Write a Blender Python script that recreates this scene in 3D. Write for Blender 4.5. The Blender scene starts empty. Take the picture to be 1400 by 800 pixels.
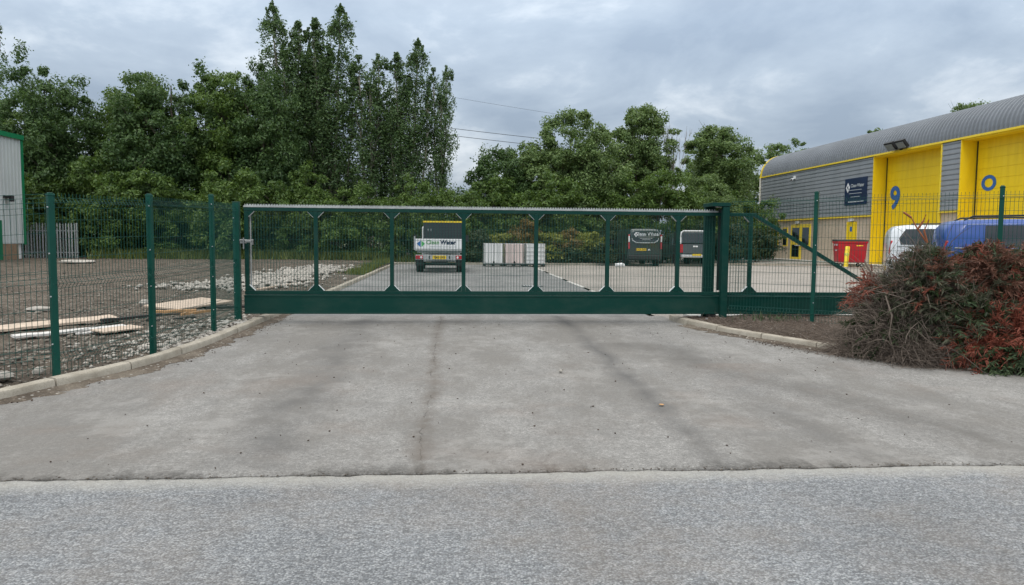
import bpy, math, random
import numpy as np
from mathutils import Vector, Matrix, noise
R = math.radians
sc = bpy.context.scene
col = sc.collection

# ------------------------------------------------------------------ camera
th, ph, ro, EYE = R(4.52), R(4.19), R(.5), 1.65
fw = Vector((math.sin(th)*math.cos(ph), math.cos(th)*math.cos(ph), -math.sin(ph)))
r0 = Vector((math.cos(th), -math.sin(th), 0)); u0 = r0.cross(fw)
rt = r0*math.cos(ro) + u0*math.sin(ro); up = rt.cross(fw)
cam = bpy.data.cameras.new('camera'); co = bpy.data.objects.new('camera', cam); col.objects.link(co)
m = Matrix((rt, up, -fw)).transposed().to_4x4(); m.translation = (0, 0, EYE); co.matrix_world = m
cam.sensor_width = 36; cam.lens = 26.0; cam.clip_end = 3000; cam.clip_start = .05
sc.camera = co

# ------------------------------------------------------------------ sky and sun
SUN_EL, SUN_AZ = R(52), R(200)          # azimuth clockwise from +Y
w = bpy.data.worlds.new('World'); sc.world = w; w.use_nodes = True
N, L = w.node_tree.nodes, w.node_tree.links
N.clear()
def wn(t, **k):
    n = N.new(t)
    for a, b in k.items(): setattr(n, a, b)
    return n
out = wn('ShaderNodeOutputWorld'); bg = wn('ShaderNodeBackground'); bg.inputs[1].default_value = .1
sky = wn('ShaderNodeTexSky', sky_type='NISHITA', sun_disc=False, sun_elevation=SUN_EL, sun_rotation=SUN_AZ)
sky.air_density = 1.2; sky.dust_density = 2
tc = wn('ShaderNodeTexCoord'); sep = wn('ShaderNodeSeparateXYZ'); L.new(tc.outputs['Generated'], sep.inputs[0])
def mth(op, a, b=None, c=None):
    n = wn('ShaderNodeMath', operation=op)
    for i, v in enumerate((a, b, c)):
        if v is None: continue
        if isinstance(v, (int, float)): n.inputs[i].default_value = v
        else: L.new(v, n.inputs[i])
    return n.outputs[0]
zc = mth('MAXIMUM', sep.outputs[2], 0.0); den = mth('ADD', zc, .33)
cmb = wn('ShaderNodeCombineXYZ'); L.new(mth('DIVIDE', sep.outputs[0], den), cmb.inputs[0]); L.new(mth('DIVIDE', sep.outputs[1], den), cmb.inputs[1])
n1 = wn('ShaderNodeTexNoise'); n1.inputs['Scale'].default_value = 2.3; n1.inputs['Detail'].default_value = 9; n1.inputs['Roughness'].default_value = .56
n1.inputs['Distortion'].default_value = .25
mp = wn('ShaderNodeMapping'); mp.inputs['Location'].default_value = (5.05, 2.2, 0); L.new(cmb.outputs[0], mp.inputs[0]); L.new(mp.outputs[0], n1.inputs['Vector'])
cr = wn('ShaderNodeValToRGB'); L.new(n1.outputs[0], cr.inputs[0])
e = cr.color_ramp.elements
e[0].position = .36; e[0].color = (.355, .44, .555, 1)
e[1].position = .69; e[1].color = (.82, .89, .96, 1)
q = e.new(.52); q.color = (.47, .56, .67, 1)
# overcast sky: brighter towards the zenith
lift = mth('MULTIPLY_ADD', mth('POWER', zc, 1.15), 3.1, .84)
wh = wn('ShaderNodeMix', data_type='RGBA'); L.new(mth('MULTIPLY', mth('MINIMUM', mth('MAXIMUM', mth('MULTIPLY_ADD', zc, 2.2, -.6), 0.0), 1.0), .8), wh.inputs[0]); L.new(cr.outputs[0], wh.inputs[6]); wh.inputs[7].default_value = (.66, .63, .58, 1)
vm = wn('ShaderNodeVectorMath', operation='SCALE'); L.new(wh.outputs[2], vm.inputs[0]); L.new(mth('MULTIPLY', lift, 8.6), vm.inputs['Scale'])
mx = wn('ShaderNodeMix', data_type='RGBA'); mx.inputs[0].default_value = .93
L.new(sky.outputs[0], mx.inputs[6]); L.new(vm.outputs[0], mx.inputs[7]); L.new(mx.outputs[2], bg.inputs[0]); L.new(bg.outputs[0], out.inputs[0])
sun = bpy.data.lights.new('sun', 'SUN'); sun.energy = 1.1; sun.angle = R(20); sun.color = (1, .96, .9)
so = bpy.data.objects.new('sun', sun); col.objects.link(so)
sd = Vector((math.sin(SUN_AZ)*math.cos(SUN_EL), math.cos(SUN_AZ)*math.cos(SUN_EL), math.sin(SUN_EL)))
so.rotation_euler = sd.to_track_quat('Z', 'Y').to_euler(); so.location = (0, 0, 30)
sc.view_settings.view_transform = 'Standard'; sc.view_settings.look = 'None'; sc.view_settings.exposure = 0.0; sc.view_settings.gamma = 1
sc.cycles.use_denoising = True
sc.cycles.max_bounces = 6; sc.cycles.diffuse_bounces = 3; sc.cycles.transparent_max_bounces = 8

# ------------------------------------------------------------------ helpers
class MB:
    def __init__(s): s.v, s.f, s.mi, s.cur = [], [], [], 0
    def add(s, vs, fs):
        o = len(s.v); s.v += [tuple(p) for p in vs]; s.f += [tuple(i+o for i in f) for f in fs]; s.mi += [s.cur]*len(fs)
    def box(s, c, d, rz=0, ry=0, rx=0):
        M = Matrix.Rotation(rz, 3, 'Z') @ Matrix.Rotation(ry, 3, 'Y') @ Matrix.Rotation(rx, 3, 'X')
        vs = [M @ Vector((x*d[0]/2, y*d[1]/2, z*d[2]/2)) + Vector(c) for x in (-1, 1) for y in (-1, 1) for z in (-1, 1)]
        s.add(vs, [(0,1,3,2),(4,6,7,5),(0,4,5,1),(2,3,7,6),(0,2,6,4),(1,5,7,3)])
    def bb(s, a, b): s.box([(a[i]+b[i])/2 for i in range(3)], [abs(b[i]-a[i]) for i in range(3)])
    def tube(s, pts, rad, n=8, cap=True):
        pts = [Vector(p) for p in pts]; rs = rad if isinstance(rad, (list, tuple)) else [rad]*len(pts)
        vs, fs = [], []; ref = Vector((0, 0, 1))
        for i, p in enumerate(pts):
            t = (pts[min(i+1, len(pts)-1)] - pts[max(i-1, 0)]).normalized()
            a = t.cross(ref if abs(t.z) < .95 else Vector((1, 0, 0))).normalized(); b = t.cross(a)
            for k in range(n):
                g = 2*math.pi*(k+.5)/n; vs.append(p + (a*math.cos(g)+b*math.sin(g))*rs[i])
        for i in range(len(pts)-1):
            for k in range(n):
                k2 = (k+1) % n; fs.append((i*n+k, i*n+k2, (i+1)*n+k2, (i+1)*n+k))
        if cap: fs += [tuple(range(n))[::-1], tuple((len(pts)-1)*n+k for k in range(n))]
        s.add(vs, fs)
    def prism(s, pts, a, b, axis='y'):
        def P(u, v, w_): return {'y': (u, w_, v), 'x': (w_, u, v), 'z': (u, v, w_)}[axis]
        n = len(pts); vs = [P(u, v, a) for u, v in pts] + [P(u, v, b) for u, v in pts]
        s.add(vs, [tuple(range(n))[::-1], tuple(range(n, 2*n))] + [(i, (i+1) % n, n+(i+1) % n, n+i) for i in range(n)])
    def disc(s, c, r, w_, axis='y', n=20, prof=None):   # lathe about an axis: prof = [(radius, offset)]
        prof = prof or [(0, -w_/2), (r, -w_/2), (r, w_/2), (0, w_/2)]
        vs, fs = [], []
        for (rr, o) in prof:
            for k in range(n):
                g = 2*math.pi*k/n; x, y = rr*math.cos(g), rr*math.sin(g)
                vs.append({'y': (c[0]+x, c[1]+o, c[2]+y), 'x': (c[0]+o, c[1]+x, c[2]+y), 'z': (c[0]+x, c[1]+y, c[2]+o)}[axis])
        for i in range(len(prof)-1):
            for k in range(n): fs.append((i*n+k, i*n+(k+1) % n, (i+1)*n+(k+1) % n, (i+1)*n+k))
        s.add(vs, fs)
    def build(s, name, mat, parent=None, smooth=None, bevel=0):
        me = bpy.data.meshes.new(name); me.from_pydata(s.v, [], s.f)
        for mm in (mat if isinstance(mat, (list, tuple)) else [mat]): me.materials.append(mm)
        me.polygons.foreach_set('material_index', s.mi)
        if smooth is not None:
            me.polygons.foreach_set('use_smooth', [True]*len(me.polygons)); me.update()
            me.set_sharp_from_angle(angle=R(smooth))
        me.validate(); me.update()
        o = bpy.data.objects.new(name, me); col.objects.link(o)
        if parent: o.parent = parent
        if bevel:
            b = o.modifiers.new('bevel', 'BEVEL'); b.width = bevel; b.segments = 2; b.limit_method = 'ANGLE'
        return o
def npmesh(name, V, Fq, mat, parent=None, smooth=False):
    me = bpy.data.meshes.new(name); k = Fq.shape[1]
    me.vertices.add(len(V)); me.vertices.foreach_set('co', V.astype(np.float32).ravel())
    me.loops.add(Fq.size); me.loops.foreach_set('vertex_index', Fq.astype(np.int32).ravel())
    me.polygons.add(len(Fq)); me.polygons.foreach_set('loop_start', np.arange(0, Fq.size, k, dtype=np.int32))
    me.materials.append(mat); me.update(calc_edges=True)
    if smooth: me.polygons.foreach_set('use_smooth', [True]*len(me.polygons))
    o = bpy.data.objects.new(name, me); col.objects.link(o)
    if parent: o.parent = parent
    return o
def tag(o, label=None, cat=None, group=None, kind=None):
    if label: o['label'] = label
    if cat: o['category'] = cat
    if group: o['group'] = group
    if kind: o['kind'] = kind
    return o
def thing(name, label, cat, loc=(0, 0, 0), rz=0, group=None):
    o = bpy.data.objects.new(name, None); col.objects.link(o); o.location = loc; o.rotation_euler = (0, 0, rz)
    o.empty_display_size = .1
    return tag(o, label, cat, group)
def dup(root, loc, rz=0, scale=None, label=None):
    r = root.copy(); col.objects.link(r); r.location = loc; r.rotation_euler = (0, 0, rz)
    if scale is not None: r.scale = scale if isinstance(scale, (tuple, list)) else (scale,)*3
    if label: r['label'] = label
    for ch in list(root.children):
        c = ch.copy(); col.objects.link(c); c.parent = r
        for g in list(ch.children):
            d = g.copy(); col.objects.link(d); d.parent = c
    return r
def text(s, size, mat, parent, loc, rot, name='lettering', extrude=.004, bold=0, sx=1, align='CENTER'):
    cu = bpy.data.curves.new(name, 'FONT'); cu.body = s; cu.size = size; cu.extrude = extrude; cu.offset = bold
    cu.align_x = align; cu.align_y = 'CENTER'; cu.materials.append(mat); cu.resolution_u = 4
    tmp = bpy.data.objects.new('tmp', cu); col.objects.link(tmp); bpy.context.view_layer.update()
    me = bpy.data.meshes.new_from_object(tmp.evaluated_get(bpy.context.evaluated_depsgraph_get())); bpy.data.objects.remove(tmp); me.name = name
    o = bpy.data.objects.new(name, me); col.objects.link(o); o.parent = parent; o.location = loc; o.rotation_euler = rot; o.scale = (sx, 1, 1)
    return o

# ------------------------------------------------------------------ materials
class Mat:
    def __init__(s, name):
        s.m = bpy.data.materials.new(name); s.m.use_nodes = True; s.t = s.m.node_tree; s.n = s.t.nodes; s.l = s.t.links
        s.p = s.n['Principled BSDF']; s.tc = s.n.new('ShaderNodeTexCoord'); s.co = s.tc.outputs['Object']
    def node(s, t, ins=None, **k):
        n = s.n.new(t)
        for a, b in k.items(): setattr(n, a, b)
        for a, b in (ins or {}).items(): s.put(n.inputs[a], b)
        return n
    def put(s, i, v):
        if isinstance(v, bpy.types.NodeSocket): s.l.new(v, i)
        else:
            if isinstance(v, tuple) and len(v) == 3 and getattr(i, 'type', '') == 'RGBA': v = v+(1,)
            i.default_value = v
    def noise(s, scale, detail=4, rough=.55, vec=None, dist=0, w=0):
        n = s.node('ShaderNodeTexNoise', {'Scale': scale, 'Detail': detail, 'Roughness': rough, 'Distortion': dist, 'Vector': vec or s.co}); return n.outputs[0]
    def map(s, scale=(1, 1, 1), loc=(0, 0, 0), vec=None):
        return s.node('ShaderNodeMapping', {'Vector': vec or s.co, 'Scale': scale, 'Location': loc}).outputs[0]
    def ramp(s, f, stops):
        n = s.node('ShaderNodeValToRGB', {0: f}); e = n.color_ramp.elements
        while len(e) < len(stops): e.new(.5)
        for i, (p, c) in enumerate(stops):
            e[i].position = p; e[i].color = (c+(1,)) if isinstance(c, tuple) else (c, c, c, 1)
        return n.outputs[0]
    def mix(s, f, a, b, mode='MIX'):
        n = s.node('ShaderNodeMix', data_type='RGBA', blend_type=mode); s.put(n.inputs[0], f); s.put(n.inputs[6], a); s.put(n.inputs[7], b); return n.outputs[2]
    def math(s, op, a, b=0, c=0):
        n = s.node('ShaderNodeMath', operation=op); s.put(n.inputs[0], a); s.put(n.inputs[1], b); s.put(n.inputs[2], c); return n.outputs[0]
    def xyz(s, vec=None):
        n = s.node('ShaderNodeSeparateXYZ', {0: vec or s.co}); return n.outputs
    def band(s, v, c, wd):      # 1 inside |v-c|<wd, soft to 0
        return s.math('SUBTRACT', 1, s.math('SMOOTH_MIN', s.math('DIVIDE', s.math('ABSOLUTE', s.math('SUBTRACT', v, c)), wd), 1, .2))
    def bump(s, h, dist=.01, strength=1):
        b = s.node('ShaderNodeBump', {'Height': h, 'Distance': dist, 'Strength': strength}); s.l.new(b.outputs[0], s.p.inputs['Normal']); return b
    def set(s, color=None, rough=None, metal=None, spec=None):
        if color is not None: s.put(s.p.inputs['Base Color'], color)
        if rough is not None: s.put(s.p.inputs['Roughness'], rough)
        if metal is not None: s.put(s.p.inputs['Metallic'], metal)
        if spec is not None: s.put(s.p.inputs['Specular IOR Level'], spec)
        return s.m
def plain(name, c, rough=.6, metal=0, var=.12, scale=6, spec=.5, coat=0, bump=0):
    k = Mat(name); n = k.noise(scale, 5, .6)
    c2 = tuple(x*(1-var) for x in c); c3 = tuple(min(1, x*(1+var)) for x in c)
    k.set(k.ramp(n, [(.3, c2), (.7, c3)]), rough, metal, spec)
    if coat: k.p.inputs['Coat Weight'].default_value = coat; k.p.inputs['Coat Roughness'].default_value = .08
    if bump: k.bump(k.noise(scale*6, 4), bump)
    return k.m
M = {}
M['green'] = plain('green_powder_coat', (.001, .040, .031), .45, var=.12, scale=3, spec=.22)
M['green_post'] = plain('green_post_coat', (.002, .062, .045), .45, var=.12, scale=4, spec=.3)
M['wire'] = plain('green_wire_coat', (.006, .070, .056), .4, var=.1)
M['galv'] = plain('galvanised_steel', (.62, .64, .65), .42, .75, var=.2, scale=30)
M['galv_dull'] = plain('galvanised_pale', (.40, .42, .42), .6, .3, var=.2, scale=9)
M['edge_highlight'] = plain('edge_highlight_white', (.72, .75, .76), .45, var=.08)  # highlight colour for the sloping gusset edges
M['black'] = plain('black_plastic', (.015, .016, .018), .55, var=.2)
M['rubber'] = plain('tyre_rubber', (.018, .018, .019), .8, var=.25, scale=14)
M['glass'] = plain('dark_glass', (.012, .016, .018), .06, spec=.8, var=.1)
M['yellow'] = plain('yellow_cladding', (.80, .56, .012), .42, var=.06, scale=.8)
M['yellow_trim'] = plain('yellow_trim', (.88, .66, .04), .45, var=.05, scale=2)
M['blue_num'] = plain('blue_sign_paint', (.02, .13, .42), .5, var=.05)
M['navy'] = plain('navy_sign_board', (.008, .022, .065), .35, var=.2, scale=2)
M['white'] = plain('white_paint', (.76, .78, .79), .45, var=.05)
M['grey_letter'] = plain('pale_grey_vinyl', (.42, .46, .48), .5, var=.05)
M['bluepaint'] = plain('blue_car_paint', (.010, .065, .30), .35, var=.05, coat=.35)
M['whitepaint'] = plain('silver_white_car_paint', (.66, .70, .73), .3, var=.04, coat=.6)
M['darkpaint'] = plain('dark_green_grey_van_paint', (.018, .034, .036), .3, var=.1, coat=.7)
M['pickpaint'] = plain('dark_grey_pickup_paint', (.035, .05, .055), .3, var=.1, coat=.7)
M['red_lens'] = plain('red_lamp_lens', (.42, .012, .025), .25, var=.1, coat=.5)
M['white_lens'] = plain('clear_lamp_lens', (.75, .75, .75), .2, var=.05, coat=.5)
M['amber'] = plain('amber_lens', (.75, .25, .02), .3)
M['plate'] = plain('yellow_number_plate', (.80, .56, .03), .4, var=.05)
M['redbin'] = plain('red_bin_plastic', (.48, .012, .025), .45, var=.12, scale=3)
M['ibc'] = None
M['timber'] = plain('pale_timber', (.52, .42, .33), .75, var=.22, scale=9, bump=.003)
M['timber_white'] = plain('weathered_white_timber', (.62, .60, .57), .75, var=.2, scale=9, bump=.003)
M['timber_orange'] = plain('stained_timber', (.48, .28, .13), .75, var=.25, scale=8, bump=.003)
M['timber_dark'] = plain('charred_timber', (.03, .026, .024), .85, var=.3, scale=10)
M['concrete'] = plain('pale_concrete', (.52, .51, .48), .85, var=.15, scale=5, bump=.003)
M['rock'] = plain('rubble_stone', (.20, .178, .15), .9, var=.45, scale=3)
M['rock_pale'] = plain('pale_rubble_stone', (.40, .375, .335), .9, var=.3, scale=2.5)
M['bark'] = plain('tree_bark', (.10, .085, .065), .9, var=.4, scale=5)
M['bark_pale'] = plain('pale_poplar_bark', (.30, .28, .23), .85, var=.35, scale=5)

k = Mat('green_powder_coat'); d_ = k.noise(1.6, 7, .7, k.map((1, 1, 2.2))); d2 = k.noise(18, 4, .7)
c = k.mix(k.math('MULTIPLY', k.ramp(d_, [(.45, 0.0), (.75, 1.0)]), .10), (.001, .040, .031), (.16, .17, .14)); c = k.mix(k.math('MULTIPLY', k.ramp(d2, [(.62, 0.0), (.72, 1.0)]), .08), c, (.2, .2, .17))
k.set(c, k.ramp(d_, [(.3, .40), (.7, .60)]), 0, .22); M['green'] = k.m
k = Mat('yellow_cladding'); d_ = k.noise(1.3, 7, .65, k.map((1, 2.2, .22))); c = k.ramp(d_, [(.3, (.80, .55, .010)), (.55, (.92, .65, .010)), (.75, (.93, .68, .03))]); k.set(c, .45); M['yellow'] = k.m
def leafmat(name, dark, light, trans=.28, rough=.5):
    k = Mat(name); g = k.node('ShaderNodeNewGeometry')
    big = k.noise(.35, 3)
    f = k.math('ADD', k.math('MULTIPLY', g.outputs['Random Per Island'], .6), k.math('MULTIPLY', big, .5))
    c = k.ramp(f, [(.15, dark), (.9, light)])
    k.set(c, rough, 0, .35)
    tr = k.node('ShaderNodeBsdfTranslucent', {'Color': k.mix(.5, c, (light[0]*1.3, light[1]*1.3, light[2]*.6))})
    ms = k.node('ShaderNodeMixShader', {0: trans}); k.l.new(k.p.outputs[0], ms.inputs[1]); k.l.new(tr.outputs[0], ms.inputs[2])
    k.l.new(ms.outputs[0], k.n['Material Output'].inputs[0]); return k.m
M['leaf_a'] = leafmat('broadleaf_green', (.032, .078, .020), (.15, .235, .055))
M['leaf_b'] = leafmat('dark_broadleaf', (.028, .070, .026), (.11, .185, .060))
M['leaf_p'] = leafmat('poplar_leaf', (.036, .082, .036), (.14, .22, .085))
M['leaf_y'] = leafmat('bright_ash_leaf', (.040, .088, .026), (.21, .30, .11))
M['leaf_h'] = leafmat('yellow_green_shrub', (.075, .105, .022), (.30, .32, .07))
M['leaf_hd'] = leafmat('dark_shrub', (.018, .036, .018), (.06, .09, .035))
M['leaf_br'] = leafmat('reddish_leaf', (.08, .055, .022), (.24, .17, .05))
M['grass'] = leafmat('verge_grass', (.04, .07, .015), (.16, .19, .05))
M['needle_red'] = leafmat('rust_red_needles', (.13, .042, .030), (.34, .10, .062), .12, .7)
M['needle_brown'] = leafmat('brown_needles', (.085, .045, .036), (.25, .12, .08), .1, .7)
M['needle_green'] = leafmat('green_needles', (.026, .050, .028), (.105, .15, .07), .12, .6)
M['needle_olive'] = leafmat('olive_grey_needles', (.04, .05, .03), (.12, .125, .08), .1, .7)
M['twig'] = leafmat('dry_grey_twig', (.06, .048, .040), (.27, .22, .18), .02, .85)

# tarmac, road and soils
k = Mat('worn_road_asphalt')
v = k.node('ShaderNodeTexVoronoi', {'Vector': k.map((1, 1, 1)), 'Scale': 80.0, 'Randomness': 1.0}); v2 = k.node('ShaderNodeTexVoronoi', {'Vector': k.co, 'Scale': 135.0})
cell = k.node('ShaderNodeSeparateColor', {0: v.outputs['Color']}).outputs[0]
c = k.ramp(cell, [(0, (.19, .205, .222)), (.5, (.305, .322, .338)), (1, (.46, .475, .485))])
c = k.mix(1, c, k.ramp(k.noise(26, 7, .9, k.map((.5, 1, 1))), [(.40, .48), (.50, .98), (.62, 1.2)]), 'MULTIPLY')  # sideways dark dashes paint in the shade between the stones
c = k.mix(k.ramp(v.outputs['Distance'], [(.42, 0.0), (.74, .70)]), c, (.075, .08, .088))  # dark crevices: bitumen, with the shade of the gaps put into the colour
c = k.mix(.22, c, k.ramp(v2.outputs['Distance'], [(.1, .42), (.7, .10)]))
big = k.ramp(k.noise(.9, 5, .6), [(.3, .85), (.7, 1.12)]); c = k.mix(1, c, big, 'MULTIPLY')
brown = k.ramp(k.noise(.7, 8, .7, k.map(loc=(4, 2, 0))), [(.46, 0.0), (.66, .42)]); c = k.mix(brown, c, (.24, .205, .17))
Y = k.xyz()[1]
edge = k.ramp(k.math('ADD', Y, k.math('MULTIPLY', k.noise(3, 5, .7), .25)), [(0, 0.0), (1, 1.0)])
pe = k.math('SUBTRACT', Y, k.math('MULTIPLY_ADD', k.noise(4, 5, .7), .3, -.15))
pale = k.math('MULTIPLY', k.math('SMOOTH_MIN', k.math('MAXIMUM', k.math('MULTIPLY', k.math('SUBTRACT', pe, 4.80), 4), 0), 1, .1), .6)
c = k.mix(pale, c, (.44, .425, .385))
k.set(c, .88, 0, .3)
k.bump(k.math('ADD', k.math('MULTIPLY', v.outputs['Distance'], -1), k.math('MULTIPLY', k.noise(300, 3), .4)), .0075, 1.0)
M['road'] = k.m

def tarmac(name, base, dirt, crackx=None):
    k = Mat(name); X, Y, Z = k.xyz()
    g = k.noise(38, 8, .88); v = k.node('ShaderNodeTexVoronoi', {'Vector': k.co, 'Scale': 90.0})
    c = k.ramp(g, [(.36, tuple(x*.42 for x in base)), (.64, tuple(x*1.55 for x in base))])
    g2 = k.noise(9, 8, .85); c = k.mix(1, c, k.ramp(g2, [(.32, .72), (.68, 1.22)]), 'MULTIPLY')
    c = k.mix(k.ramp(v.outputs['Distance'], [(.35, 0.0), (.75, .5)]), c, tuple(x*.5 for x in base))
    wx = k.math('ADD', X, k.math('MULTIPLY_ADD', k.noise(.8, 5, .65), 1.1, -.55))
    st = k.noise(.6, 10, .72, k.map((1.2, .5, 1)))
    c = k.mix(k.ramp(st, [(.43, 0.0), (.56, .68)]), c, dirt)
    st2 = k.noise(1.7, 10, .78, k.map((.8, 1.0, 1), (7, 3, 0)))
    c = k.mix(k.ramp(st2, [(.47, 0.0), (.60, .42)]), c, tuple(x*.62 for x in base))
    c = k.mix(k.ramp(k.noise(1.1, 10, .80, k.map((.8, .8, 1), (2, 9, 0))), [(.52, 0.0), (.60, .26)]), c, tuple(min(1, x*1.38) for x in base))
    if crackx is not None:
        # wheel tracks where lorries have darkened the surface, and the long joint between two passes
        for cx_, wd_, am in ((1.98, .20, .85), (-1.5, .45, .60), (3.1, .35, .35)):
            t = k.math('MULTIPLY', k.band(wx if cx_ < 0 else k.math('ADD', X, k.math('MULTIPLY_ADD', k.noise(1.4, 4, .6), .3, -.15)), cx_, wd_), k.ramp(k.noise(.9, 5, .6, k.map((1, 1, 1), (5, 1, 0))), [(.35, .25), (.6, 1.0)]))
            c = k.mix(k.math('MULTIPLY', t, am), c, (.10, .098, .096))
        # dark swept stain in the right-hand corner
        cur = k.math('SUBTRACT', X, k.math('MULTIPLY_ADD', k.math('SUBTRACT', Y, 6.0), -.42, 4.4))
        t = k.math('MULTIPLY', k.band(k.math('ADD', cur, k.math('MULTIPLY_ADD', k.noise(1.2, 5, .65), 1.2, -.6)), 0, .55), .5)
        t = k.math('MULTIPLY', t, k.math('LESS_THAN', Y, 10.5)); c = k.mix(t, c, (.10, .095, .088))
        wob = k.math('MULTIPLY_ADD', k.noise(1.1, 9, .72), .34, -.17)
        cr1 = k.band(k.math('ADD', X, wob), -.24, .006)
        cr1 = k.math('MULTIPLY', cr1, k.ramp(k.noise(2.2, 4, .6), [(.44, 0.0), (.54, .7)]))
        halo = k.math('MULTIPLY', k.band(k.math('ADD', X, wob), -.24, .13), k.ramp(k.noise(5, 5, .7), [(.35, .12), (.60, .80)])); c = k.mix(halo, c, (.13, .115, .10))
        c = k.mix(cr1, c, (.03, .028, .026))
        # broken edge along the road
        ey = k.math('SUBTRACT', Y, k.math('MULTIPLY_ADD', k.noise(1.2, 3, .6), .25, -.10))
        wdt = k.ramp(k.noise(2.1, 5, .7, k.map((1, .3, 1), (1, 4, 2))), [(.42, .05), (.60, .34)])
        ed = k.math('SUBTRACT', 1, k.math('SMOOTH_MIN', k.math('DIVIDE', k.math('MAXIMUM', k.math('SUBTRACT', ey, 5.0), 0), wdt), 1, .25))
        ed = k.math('MULTIPLY', ed, k.ramp(k.noise(24, 6, .8), [(.40, .35), (.56, 1.0)]))
        c = k.mix(ed, c, (.045, .042, .038))
        br = k.ramp(k.noise(.8, 5, .6, k.map((1, 1, 1), (11, 4, 0))), [(.52, 0.0), (.74, .30)])
        br = k.math('MULTIPLY', br, k.math('LESS_THAN', Y, 9.0)); c = k.mix(br, c, (.20, .152, .122))
    k.set(c, .9, 0, .25)
    k.bump(k.math('ADD', k.math('MULTIPLY', v.outputs['Distance'], -.7), g), .003, 1)
    return k.m
M['drive'] = tarmac('driveway_tarmac', (.290, .284, .272), (.165, .156, .143), True)
M['yard'] = tarmac('yard_tarmac', (.265, .265, .26), (.15, .15, .15))
k = Mat('beige_block_paving')
b = k.node('ShaderNodeTexBrick', {'Vector': k.map((1, 1, 1)), 'Color1': (.36, .33, .295, 1), 'Color2': (.30, .275, .245, 1), 'Mortar': (.16, .145, .13, 1), 'Scale': 1.0, 'Mortar Size': .008, 'Brick Width': .2, 'Row Height': .1})
c = k.mix(1, b.outputs[0], k.ramp(k.noise(.35, 6, .6), [(.3, .78), (.7, 1.15)]), 'MULTIPLY'); k.set(c, .85); k.bump(k.noise(60), .003); M['paving'] = k.m
def soil(name, a, b_, c_):
    k = Mat(name); n = k.noise(2.2, 9, .68); n2 = k.noise(26, 6, .7)
    c = k.ramp(n, [(.3, a), (.5, b_), (.72, c_)]); c = k.mix(k.ramp(n2, [(.56, 0.0), (.66, .8)]), c, tuple(min(1, x*2.4) for x in b_))
    v = k.node('ShaderNodeTexVoronoi', {'Vector': k.co, 'Scale': 22.0}); cc = k.node('ShaderNodeSeparateColor', {0: v.outputs['Color']}).outputs[0]
    c = k.mix(k.math('MULTIPLY', k.ramp(cc, [(.80, 0.0), (.84, 1.0)]), k.ramp(v.outputs['Distance'], [(.25, 1.0), (.4, 0.0)])), c, (.42, .40, .36))
    k.set(c, .95, 0, .2); k.bump(k.math('ADD', k.noise(14, 8, .7), k.math('MULTIPLY', v.outputs['Distance'], -.3)), .05, 1); return k.m
M['soil'] = soil('stony_soil', (.042, .033, .025), (.105, .086, .068), (.20, .17, .135))
M['mulch'] = soil('bark_soil', (.05, .035, .027), (.095, .07, .054), (.16, .125, .10))
k = Mat('far_ground'); k.set(k.ramp(k.noise(.08, 6, .6), [(.35, (.06, .075, .03)), (.65, (.12, .12, .07))]), .95); M['far'] = k.m
k = Mat('kerb_concrete'); c = k.ramp(k.noise(3, 7, .65), [(.3, (.29, .26, .21)), (.6, (.44, .405, .34))]); c = k.mix(k.ramp(k.noise(60, 5, .8), [(.5, 0.0), (.66, .6)]), c, (.19, .17, .14)); c = k.mix(k.ramp(k.noise(1.6, 6, .7, k.map(loc=(3, 1, 0))), [(.5, 0.0), (.7, .55)]), c, (.20, .18, .15))
k.set(c, .9, 0, .25); k.bump(k.noise(70, 4), .004); M['kerb'] = k.m

# ------------------------------------------------------------------ ground profile
def gz(y):
    t = min(max((y-5.5)/6.5, 0), 1); return .16*t*t*(3-2*t)
LK = [(-40, 4.75), (-12, 4.95), (-7.5, 5.15), (-6.0, 5.55), (-5.1, 6.15), (-4.62, 6.75), (-4.32, 7.33), (-4.1, 7.89), (-3.79, 8.42), (-3.5, 9.2), (-3.3, 10.34), (-3.23, 11.9), (-3.2, 13.6), (-3.17, 15), (-3.16, 20), (-3.16, 41.0)]
RK = [(40, 5.9), (16, 6.2), (12, 6.5), (9.6, 7.2), (8.1, 7.78), (6.87, 8.32), (6.25, 8.76), (5.5, 9.36), (5.07, 9.95), (4.72, 10.55), (4.30, 11.3), (4.08, 12.1), (3.98, 12.9), (3.97, 13.4)]
def interp(K, y):
    if y <= K[0][1]: return K[0][0]
    for (x0, y0), (x1, y1) in zip(K, K[1:]):
        if y0 <= y <= y1: return x0+(x1-x0)*(y-y0)/(y1-y0)
    return K[-1][0]
def sheet(name, ys, xf, nx, zf, mat, kind='structure'):
    V, Fc = [], []
    for y in ys:
        a, b = xf(y)
        for i in range(nx+1):
            x = a+(b-a)*i/nx; V.append((x, y, zf(x, y)))
    for j in range(len(ys)-1):
        for i in range(nx): q = j*(nx+1)+i; Fc.append((q, q+1, q+nx+2, q+nx+1))
    mb = MB(); mb.add(V, Fc); return tag(mb.build(name, mat, smooth=60), kind=kind)
def fr(a, b, s): n = max(1, int(round((b-a)/s))); return [a+(b-a)*i/n for i in range(n+1)]
ysb = [-600, -100, -20, 0, 4, 5, 5.5]+fr(6, 12, .5)+[20, 40, 60, 100, 300, 1500]
sheet('ground', ysb, lambda y: (-900, 900), 12, lambda x, y: gz(y)-.05, M['far'])
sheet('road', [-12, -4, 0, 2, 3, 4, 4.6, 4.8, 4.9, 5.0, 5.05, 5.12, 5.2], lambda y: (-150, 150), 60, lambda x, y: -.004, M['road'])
sheet('far_verge', [-40, -12], lambda y: (-150, 150), 4, lambda x, y: .02, M['far'])
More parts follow.
